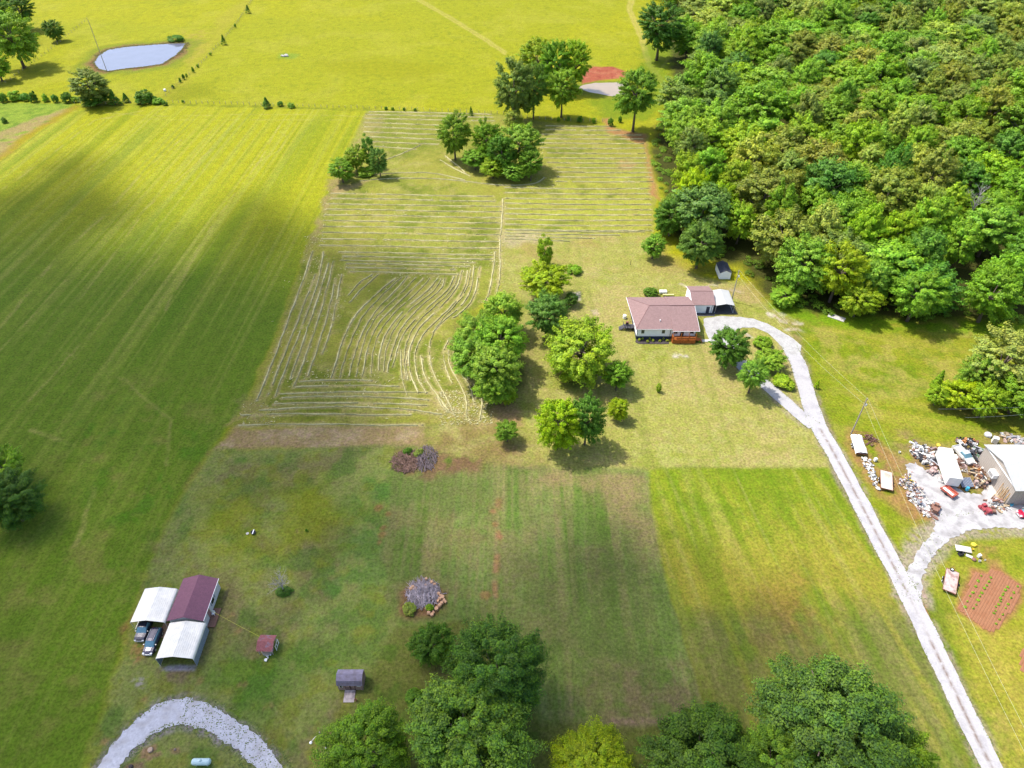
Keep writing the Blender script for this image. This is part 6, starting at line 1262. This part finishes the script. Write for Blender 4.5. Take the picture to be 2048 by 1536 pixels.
# --- kinds of scrap, one of each built here and copied
def proto(name, parts):
    return name, parts
def k_barrel():
    mb = MB(); mb.lathe([(.27, 0), (.29, .02), (.29, .28), (.31, .3), (.29, .32), (.29, .58), (.31, .6), (.29, .62), (.29, .86), (.27, .88), (.26, .84)], 14); return mb.mesh('barrel', ANY)
def k_tyre():
    vs = MB(); prof = [(.17, .04), (.26, 0), (.34, .03), (.36, .11), (.34, .19), (.26, .22), (.17, .18)]; n = 16; v = []
    for r_, z in prof: v += [(r_ * math.cos(6.283 * k / n), r_ * math.sin(6.283 * k / n), z) for k in range(n)]
    vs.add(v, [(i * n + k, i * n + (k + 1) % n, ((i + 1) % 7) * n + (k + 1) % n, ((i + 1) % 7) * n + k) for i in range(7) for k in range(n)]); return vs.mesh('tyre', RUBBER)
def k_appliance():
    mb = MB(); mb.box(-.35, -.33, .03, .35, .33, 1.0); mb.box(-.33, -.36, .08, .33, -.335, .95); mb.box(.2, -.39, .5, .24, -.36, .8); mb.lathe([(.2, 0), (.2, .03), (.15, .04)], 12, Matrix.Translation((0, 0, 1.0))); return mb.mesh('appliance', ANY)
def k_boards():
    mb = MB(); r = random.Random(6)
    for i in range(9): M = Matrix.Translation((r.uniform(-.3, .3), r.uniform(-.25, .25), .04 + .05 * i)) @ Matrix.Rotation(r.uniform(-.16, .16), 4, 'Z'); mb.box(-1.3, -.09, 0, 1.3, .09, .045, M)
    return mb.mesh('board_pile', ANY)
def k_sheet():
    mb = MB(); n = 12; v = []
    for j in range(2):
        for i in range(n + 1): v.append((-.55 + 1.1 * i / n, -1 + 2 * j, .06 + .03 * (i % 2) + .12 * j))
    mb.add(v, [(i, i + 1, n + 2 + i, n + 1 + i) for i in range(n)]); mb.add([(a, b, c - .02) for a, b, c in v], [(i, n + 1 + i, n + 2 + i, i + 1) for i in range(n)]); return mb.mesh('metal_sheet', ANYM)
def k_crate():
    mb = MB()
    for z in (.02, .2, .38): 
        for a in ((-.4, -.3, .4, -.26), (-.4, .26, .4, .3), (-.4, -.26, -.36, .26), (.36, -.26, .4, .26)): mb.box(a[0], a[1], z, a[2], a[3], z + .13)
    mb.box(-.36, -.26, .02, .36, .26, .05)
    for x in (-.4, .36):
        for y in (-.3, .26): mb.box(x, y, 0, x + .04, y + .04, .52)
    return mb.mesh('crate', ANY)
def k_frame():
    mb = MB(); r = random.Random(9); mb.tube([(-1, -.4, .3), (1, -.4, .3)], .05, 5); mb.tube([(-1, .4, .3), (1, .4, .3)], .05, 5)
    for x in (-.9, -.2, .6): mb.tube([(x, -.4, .3), (x + .1, .4, .32)], .04, 5)
    mb.tube([(-1, -.4, .3), (-1.2, -.3, .9), (-1, .4, .35)], .04, 5); mb.tube([(.9, 0, .3), (1.5, .2, .15)], .05, 5)
    for y in (-.5, .5): mb.lathe([(.08, 0), (.3, .02), (.3, .1), (.08, .12)], 12, Matrix.Translation((.3, y, .3)) @ Matrix.Rotation(R(90), 4, 'X'))
    mb.box(-.7, -.3, .35, -.1, .3, .7); return mb.mesh('scrap_frame', ANYM)
def k_block(seed):
    mb = MB(); mb.rock((0, 0, .22), .5, .38, .26, random.Random(seed)); return mb.mesh('stone', ANY)
def k_pipe():
    mb = MB(); r = random.Random(2)
    for i in range(4): a = r.uniform(-.15, .15); mb.tube([(-2.0, -.2 + i * .12, .1 + .05 * i), (2.0, -.2 + i * .12 + a, .12)], .06, 6)
    return mb.mesh('pipe', ANYM)
def k_drum():
    mb = MB(); mb.lathe([(.42, 0), (.45, .04), (.45, .25), (.38, .36), (.15, .42), (.13, .5)], 14); mb.box(-.5, -.1, .05, -.4, .1, .4); return mb.mesh('tank', ANY)
def k_bucket():
    mb = MB(); mb.lathe([(.13, 0), (.17, .34), (.15, .34), (.12, .05)], 12); return mb.mesh('bucket', ANY)
def k_mower():
    mb = MB(); mb.box(-.45, -.6, .2, .45, .3, .5); mb.box(-.28, -1.1, .3, .28, -.5, .75); mb.box(-.25, -.1, .5, .25, .3, .85); mb.tube([(0, -.55, .7), (0, -.3, 1.0)], .04, 5)
    for x in (-.45, .45):
        mb.lathe([(.1, 0), (.27, .02), (.27, .2), (.1, .22)], 12, Matrix.Translation((x, .2, .27)) @ Matrix.Rotation(R(90), 4, 'Y') @ Matrix.Translation((0, 0, -.1))); mb.lathe([(.08, 0), (.18, .02), (.18, .14), (.08, .16)], 12, Matrix.Translation((x, -.95, .18)) @ Matrix.Rotation(R(90), 4, 'Y') @ Matrix.Translation((0, 0, -.07)))
    return mb.mesh('mower', ANY)
KM = {'barrel': k_barrel(), 'tyre': k_tyre(), 'appliance': k_appliance(), 'boards': k_boards(), 'metal_sheet': k_sheet(), 'crate': k_crate(), 'scrap_frame': k_frame(), 'stone': k_block(1), 'stone2': k_block(5), 'stone3': k_block(8), 'pipe_bundle': k_pipe(), 'old_tank': k_drum(), 'bucket': k_bucket(), 'garden_tractor': k_mower()}
CO = {'white': (.62, .61, .58), 'grey': (.30, .30, .32), 'rusty': (.21, .11, .08), 'brown': (.20, .12, .08), 'black': (.03, .03, .035), 'red': (.32, .06, .07), 'pink': (.40, .29, .27), 'orange': (.38, .17, .06), 'yellow': (.62, .46, .05), 'blue': (.05, .35, .52), 'tan': (.42, .33, .22), 'green': (.12, .2, .12), 'pale grey': (.45, .45, .46)}
jr = random.Random(99); stack = {}
def junk(kind, color, p, zone, sc=1.0, rz=None, z=0.0):
    kk = kind.rstrip('23'); o = D.objects.new(kk, KM[kind]); COL.objects.link(o); o.location = (p.x, p.y, z); o.rotation_euler = (0, 0, jr.uniform(0, 6.28) if rz is None else rz); s = sc * jr.uniform(.85, 1.15); o.scale = (s, s, s)
    c = CO[color]; k = jr.uniform(.85, 1.12); o.color = (c[0] * k, c[1] * k, c[2] * k, 1); nm = kk.replace('_', ' ')
    return tag(o, '%s %s %s' % (color, nm, zone), nm, '%s %s items %s' % (color, nm, zone))
def fill(poly, n, kinds, colors, zone, conv, sp=.55, sc=1.0, stacked=.25):
    n = int(n * 1.9); sp *= .72; sc *= .74; P = [tuple(conv(x, y)[:2]) for x, y in poly]; Pa = np.array(P); got = []; t = 0
    while len(got) < n and t < 4000:
        t += 1; x = jr.uniform(Pa[:, 0].min(), Pa[:, 0].max()); y = jr.uniform(Pa[:, 1].min(), Pa[:, 1].max())
        if not inside(np.array([x]), np.array([y]), P)[0]: continue
        near = [1 for a, b in got if (a - x) ** 2 + (b - y) ** 2 < sp * sp]
        if near and jr.random() > stacked * .2: continue
        got.append((x, y)); junk(jr.choice(kinds), jr.choice(colors), Vector((x, y, 0)), zone, sc * jr.uniform(.7, 1.25), z=.38 * len(near))
MIX = ['crate', 'appliance', 'boards', 'metal_sheet', 'scrap_frame', 'old_tank', 'tyre', 'barrel', 'pipe_bundle', 'boards', 'scrap_frame']
fill([(200, 220), (330, 240), (640, 330), (720, 600), (600, 620), (400, 590), (260, 480), (190, 400)], 46, MIX, ['black', 'rusty', 'white', 'grey', 'pale grey', 'brown', 'black', 'pink', 'white'], 'in the scrap heap left of the box trailer', J)
fill([(1150, 560), (1250, 500), (1350, 640), (1480, 860), (1300, 930), (1180, 900), (1200, 780)], 34, MIX, ['rusty', 'brown', 'orange', 'tan', 'white', 'black', 'pink'], 'in the clutter against the workshop wall', J)
fill([(1060, 330), (1280, 290), (1430, 430), (1330, 540), (1180, 470), (1080, 420)], 24, MIX, ['black', 'grey', 'white', 'rusty', 'green', 'black'], 'between the white pickup and the workshop corner', J)
fill([(900, 150), (1260, 160), (1250, 250), (1000, 270), (900, 220)], 16, ['tyre', 'barrel', 'crate', 'old_tank', 'scrap_frame', 'garden_tractor'], ['black', 'orange', 'white', 'black', 'rusty', 'grey'], 'in the row behind the pickup and workshop', J)
fill([(880, 380), (980, 430), (1080, 620), (1060, 700), (960, 640), (900, 500)], 14, ['crate', 'metal_sheet', 'boards', 'bucket', 'scrap_frame'], ['rusty', 'white', 'pink', 'brown'], 'between the box trailer and the white pickup', J, .5, .8)
fill([(1400, 1120), (1620, 1110), (1760, 1280), (1700, 1330), (1550, 1300), (1430, 1210)], 22, ['crate', 'bucket', 'scrap_frame', 'boards', 'old_tank', 'barrel', 'metal_sheet'], ['white', 'tan', 'rusty', 'brown', 'white', 'pink'], 'in the heap in front of the workshop corner', J)
fill([(1650, 60), (1800, 90), (2000, 160), (2100, 200), (1900, 210), (1700, 190)], 16, ['boards', 'metal_sheet', 'crate', 'appliance', 'old_tank', 'scrap_frame'], ['white', 'grey', 'pale grey', 'tan', 'pink'], 'behind the workshop roof at the right edge', J)
fill([(650, 760), (740, 780), (850, 900), (780, 900), (690, 850)], 8, ['scrap_frame', 'boards', 'metal_sheet'], ['rusty', 'grey', 'pink', 'white'], 'just left of the box trailer nose', J)
STN = ['stone', 'stone2', 'stone3']
fill([(0, 780), (90, 800), (330, 960), (350, 1010), (240, 1010), (100, 960), (-40, 880)], 60, STN, ['white', 'pale grey', 'pink', 'tan', 'grey', 'brown'], 'in the rubble row along the gravel edge', J, .42, .72)
fill([(90, 1010), (330, 1040), (440, 1120), (620, 1300), (520, 1400), (360, 1380), (250, 1230), (120, 1100)], 52, STN + ['boards', 'crate', 'old_tank', 'metal_sheet', 'scrap_frame'], ['white', 'white', 'pale grey', 'rusty', 'brown', 'pink', 'grey'], 'in the lower rubble heap at the bend of the yard', J, .5, .85)
fill([(275, 500), (370, 520), (470, 640), (490, 760), (540, 950), (480, 930), (400, 760), (320, 620)], 34, STN + ['crate', 'bucket', 'stone'], ['white', 'white', 'pale grey', 'white', 'grey'], 'in the stone row between the two pale trailers', K, .45, .8)
fill([(340, 250), (420, 200), (500, 340), (440, 355)], 7, ['scrap_frame', 'pipe_bundle', 'scrap_frame'], ['rusty', 'brown', 'rusty'], 'in the rusty scrap right of the sheeted trailer', K, .5, .9)
# single items that stand out
for kd, col, p, s, lab in [('appliance', 'white', J(1535, 170, .6), 1.5, 'big white cabinet with a dark hole behind the workshop'), ('old_tank', 'pale grey', J(1415, 90), 1.7, 'grey domed lid beside the white cabinet'), ('old_tank', 'yellow', J(620, 255), 1.1, 'yellow tank at the back corner of the box trailer'), ('barrel', 'blue', J(1075, 975), 1.0, 'bright blue barrel in front of the slatted panel'), ('barrel', 'orange', J(945, 940), .8, 'orange barrel between the red truck bed and slatted panel'),
    ('old_tank', 'orange', J(1170, 915), 1.0, 'orange tank right of the blue barrel'), ('bucket', 'blue', J(1790, 1225), 1.7, 'blue tub left of the red car'), ('garden_tractor', 'red', J(1340, 1270), 1.3, 'dull red garden tractor in front of the heap'), ('garden_tractor', 'rusty', J(1480, 1290), 1.1, 'rusty red mower right of the dull red tractor'), ('garden_tractor', 'pink', J(535, 670), 1.5, 'faded pinkish mower at the left of the box trailer'),
    ('garden_tractor', 'rusty', J(560, 1270), 1.5, 'rusty brown tractor at the end of the lower rubble'), ('appliance', 'white', K(487, 570), .95, 'white cube alone in the grass beside the stone row'), ('bucket', 'white', K(826, 460), 1.3, 'white bucket alone in the grass left of the scrap'), ('stone', 'white', K(530, 965), 1.1, 'last white block at the foot of the stone row'),
    ('tyre', 'black', J(1295, 745), 1.0, 'tyre lying in the clutter near the wall unit'), ('barrel', 'white', K(1000, 1060, .4), .9, 'white barrel in the rusty frame of the lower rubble'), ('bucket', 'white', G(1890, 1160), 1.2, 'white jug left of the plank trailer by the garden'), ('bucket', 'white', G(1887, 1166), 1.2, 'second white jug left of the plank trailer by the garden'), ('tyre', 'black', G(1916, 1170), 1.0, 'tyre leaning right of the plank trailer by the garden')]:
    o = junk(kd, col, p, '', s); o['label'] = lab; del o['group']
# yellow X-shaped stand
g = K(940, 830); mb = MB(); mb.tube([(-1.0, .55, .25), (1.0, -.75, .25)], .1, 6); mb.tube([(.8, .6, .38), (-.5, -.5, .38)], .1, 6); mb.tube([(0, -.1, 0), (0, -.1, .4)], .12, 6); mb.build('yellow_stand', mat('yellow_paint', (.66, .5, .02), .5), None, g, label='bright yellow crossed beams lying by the rubble row', cat='beams')
# lumber at the workshop corner, long bars on the scrap
r_ = random.Random(12)
for i in range(9):
    a = J(1690 + i * 14, 1130 - i * 22); M = MB(); M.tube([(0, 0, 0), (.5 + .1 * r_.random(), .5 * r_.random(), 2.6 + 1.2 * r_.random())], .06, 4); M.build('leaning_post', mat('lumber', (.45, .25, .08) if i % 2 else (.5, .36, .18), .8) if i < 2 else D.materials['lumber' if i % 2 else 'lumber.001'], None, (101.0 - .12 * (i % 3), 91.9 + i * .3, 0), label='timber post leaning on the beige workshop corner', cat='timber', group='timber posts leaning on the workshop corner')
a, b = J(470, 520), J(770, 760); d = b - a; MB().tube([(0, 0, 1.0), (d.x, d.y, .9)], .07, 5).build('long_pipe', STEEL, None, a, label='long pale pipe sloping across the scrap heap beside the box trailer', cat='pipe')
a, b = K(180, 190), K(400, 205); d = b - a; MB().tube([(0, 0, .7), (d.x, d.y, .6)], .06, 5).build('iron_bar', RUST, None, a, label='rusty bar from the utility pole to the rusty scrap', cat='bar')
a, b = J(230, 860), J(450, 1130); d = b - a; MB().tube([(0, 0, .12), (d.x, d.y, .12)], .1, 5).build('timber_edging', PLANKW, None, a, label='long pale timber beam edging the gravel beside the rubble', cat='beam')
# goods lying on the grass right of the bend
Lz = lambda x, y: G(1780 + x * 268 / 1143, 1020 + y * 268 / 1143)
g = Lz(620, 340); MB().box(-1.4, -.7, .3, 1.4, .7, .4).build('low_table', PLANKW, None, g, R(-14), label='low pale board table on the grass right of the gravel bend', cat='table')
o = D.objects['low_table']
for sx in (-1.25, 1.15):
    for sy in (-.6, .5): MB().box(sx, sy, 0, sx + .1, sy + .1, .3).build('leg', PLANKW, o)
for kd, col, q, s, lab in [('crate', 'black', (600, 380), 1.1, 'black box in front of the low board table'), ('old_tank', 'yellow', (710, 300), 1.2, 'yellow round tub behind the low board table'), ('bucket', 'yellow', (700, 340), 1.4, 'yellow bucket touching the yellow tub'), ('appliance', 'white', (755, 400), .8, 'white box at the right end of the goods on the grass'), ('old_tank', 'rusty', (715, 425), .8, 'rust-brown tub among the goods on the grass'), ('bucket', 'white', (760, 440), 1.3, 'white bucket below the white box on the grass'), ('metal_sheet', 'pale grey', (675, 395), .6, 'pale sheet in the middle of the goods on the grass'), ('bucket', 'white', (808, 430), 1.0, 'small white pot farthest right of the goods on the grass'), ('bucket', 'white', (560, 322), 1.0, 'small white pot at the left of the low board table')]:
    o = junk(kd, col, Lz(*q), '', s); o['label'] = lab; del o['group']
# rows of young plants in the garden
rr = random.Random(44)
for ln_, (q0, q1, n) in {'outer left': ((640, 830), (775, 570), 7), 'second': ((715, 835), (855, 580), 9), 'third': ((880, 880), (1000, 660), 10), 'right': ((905, 980), (1080, 660), 8)}.items():
    for i in range(n):
        t = i / (n - 1); q = (q0[0] + (q1[0] - q0[0]) * t + rr.uniform(-7, 7), q0[1] + (q1[1] - q0[1]) * t + rr.uniform(-7, 7)); p = Lz(*q)
        tree('garden_plant', 0, 0, 0, .35, 'leafy', 'shrub', 'low green seedling in the %s row of the red soil garden' % ln_, 'plant', 'seedlings in the %s row of the garden' % ln_, xyz=p, R_=rr.uniform(.2, .38))
# ------------------------------------------------------------------ look-alikes: say which by its distance from the viewer
from collections import defaultdict
same = defaultdict(list)
for o in D.objects:
    if 'category' in o and 'label' in o: same[o['label']].append(o)
ORD = ['nearest', 'second nearest', 'third nearest', 'fourth nearest', 'fifth nearest', 'sixth nearest', 'seventh nearest']
NUM = {2: 'two', 3: 'three', 4: 'four', 5: 'five', 6: 'six', 7: 'seven'}
for lab, os_ in same.items():
    n = len(os_)
    if 2 <= n <= 7 and len(lab.split()) <= 12:
        os_.sort(key=lambda o: o.location.y)
        for i, o in enumerate(os_): o['label'] = '%s, %s of %s' % (lab, 'farthest' if i == n - 1 else ORD[i], NUM[n])
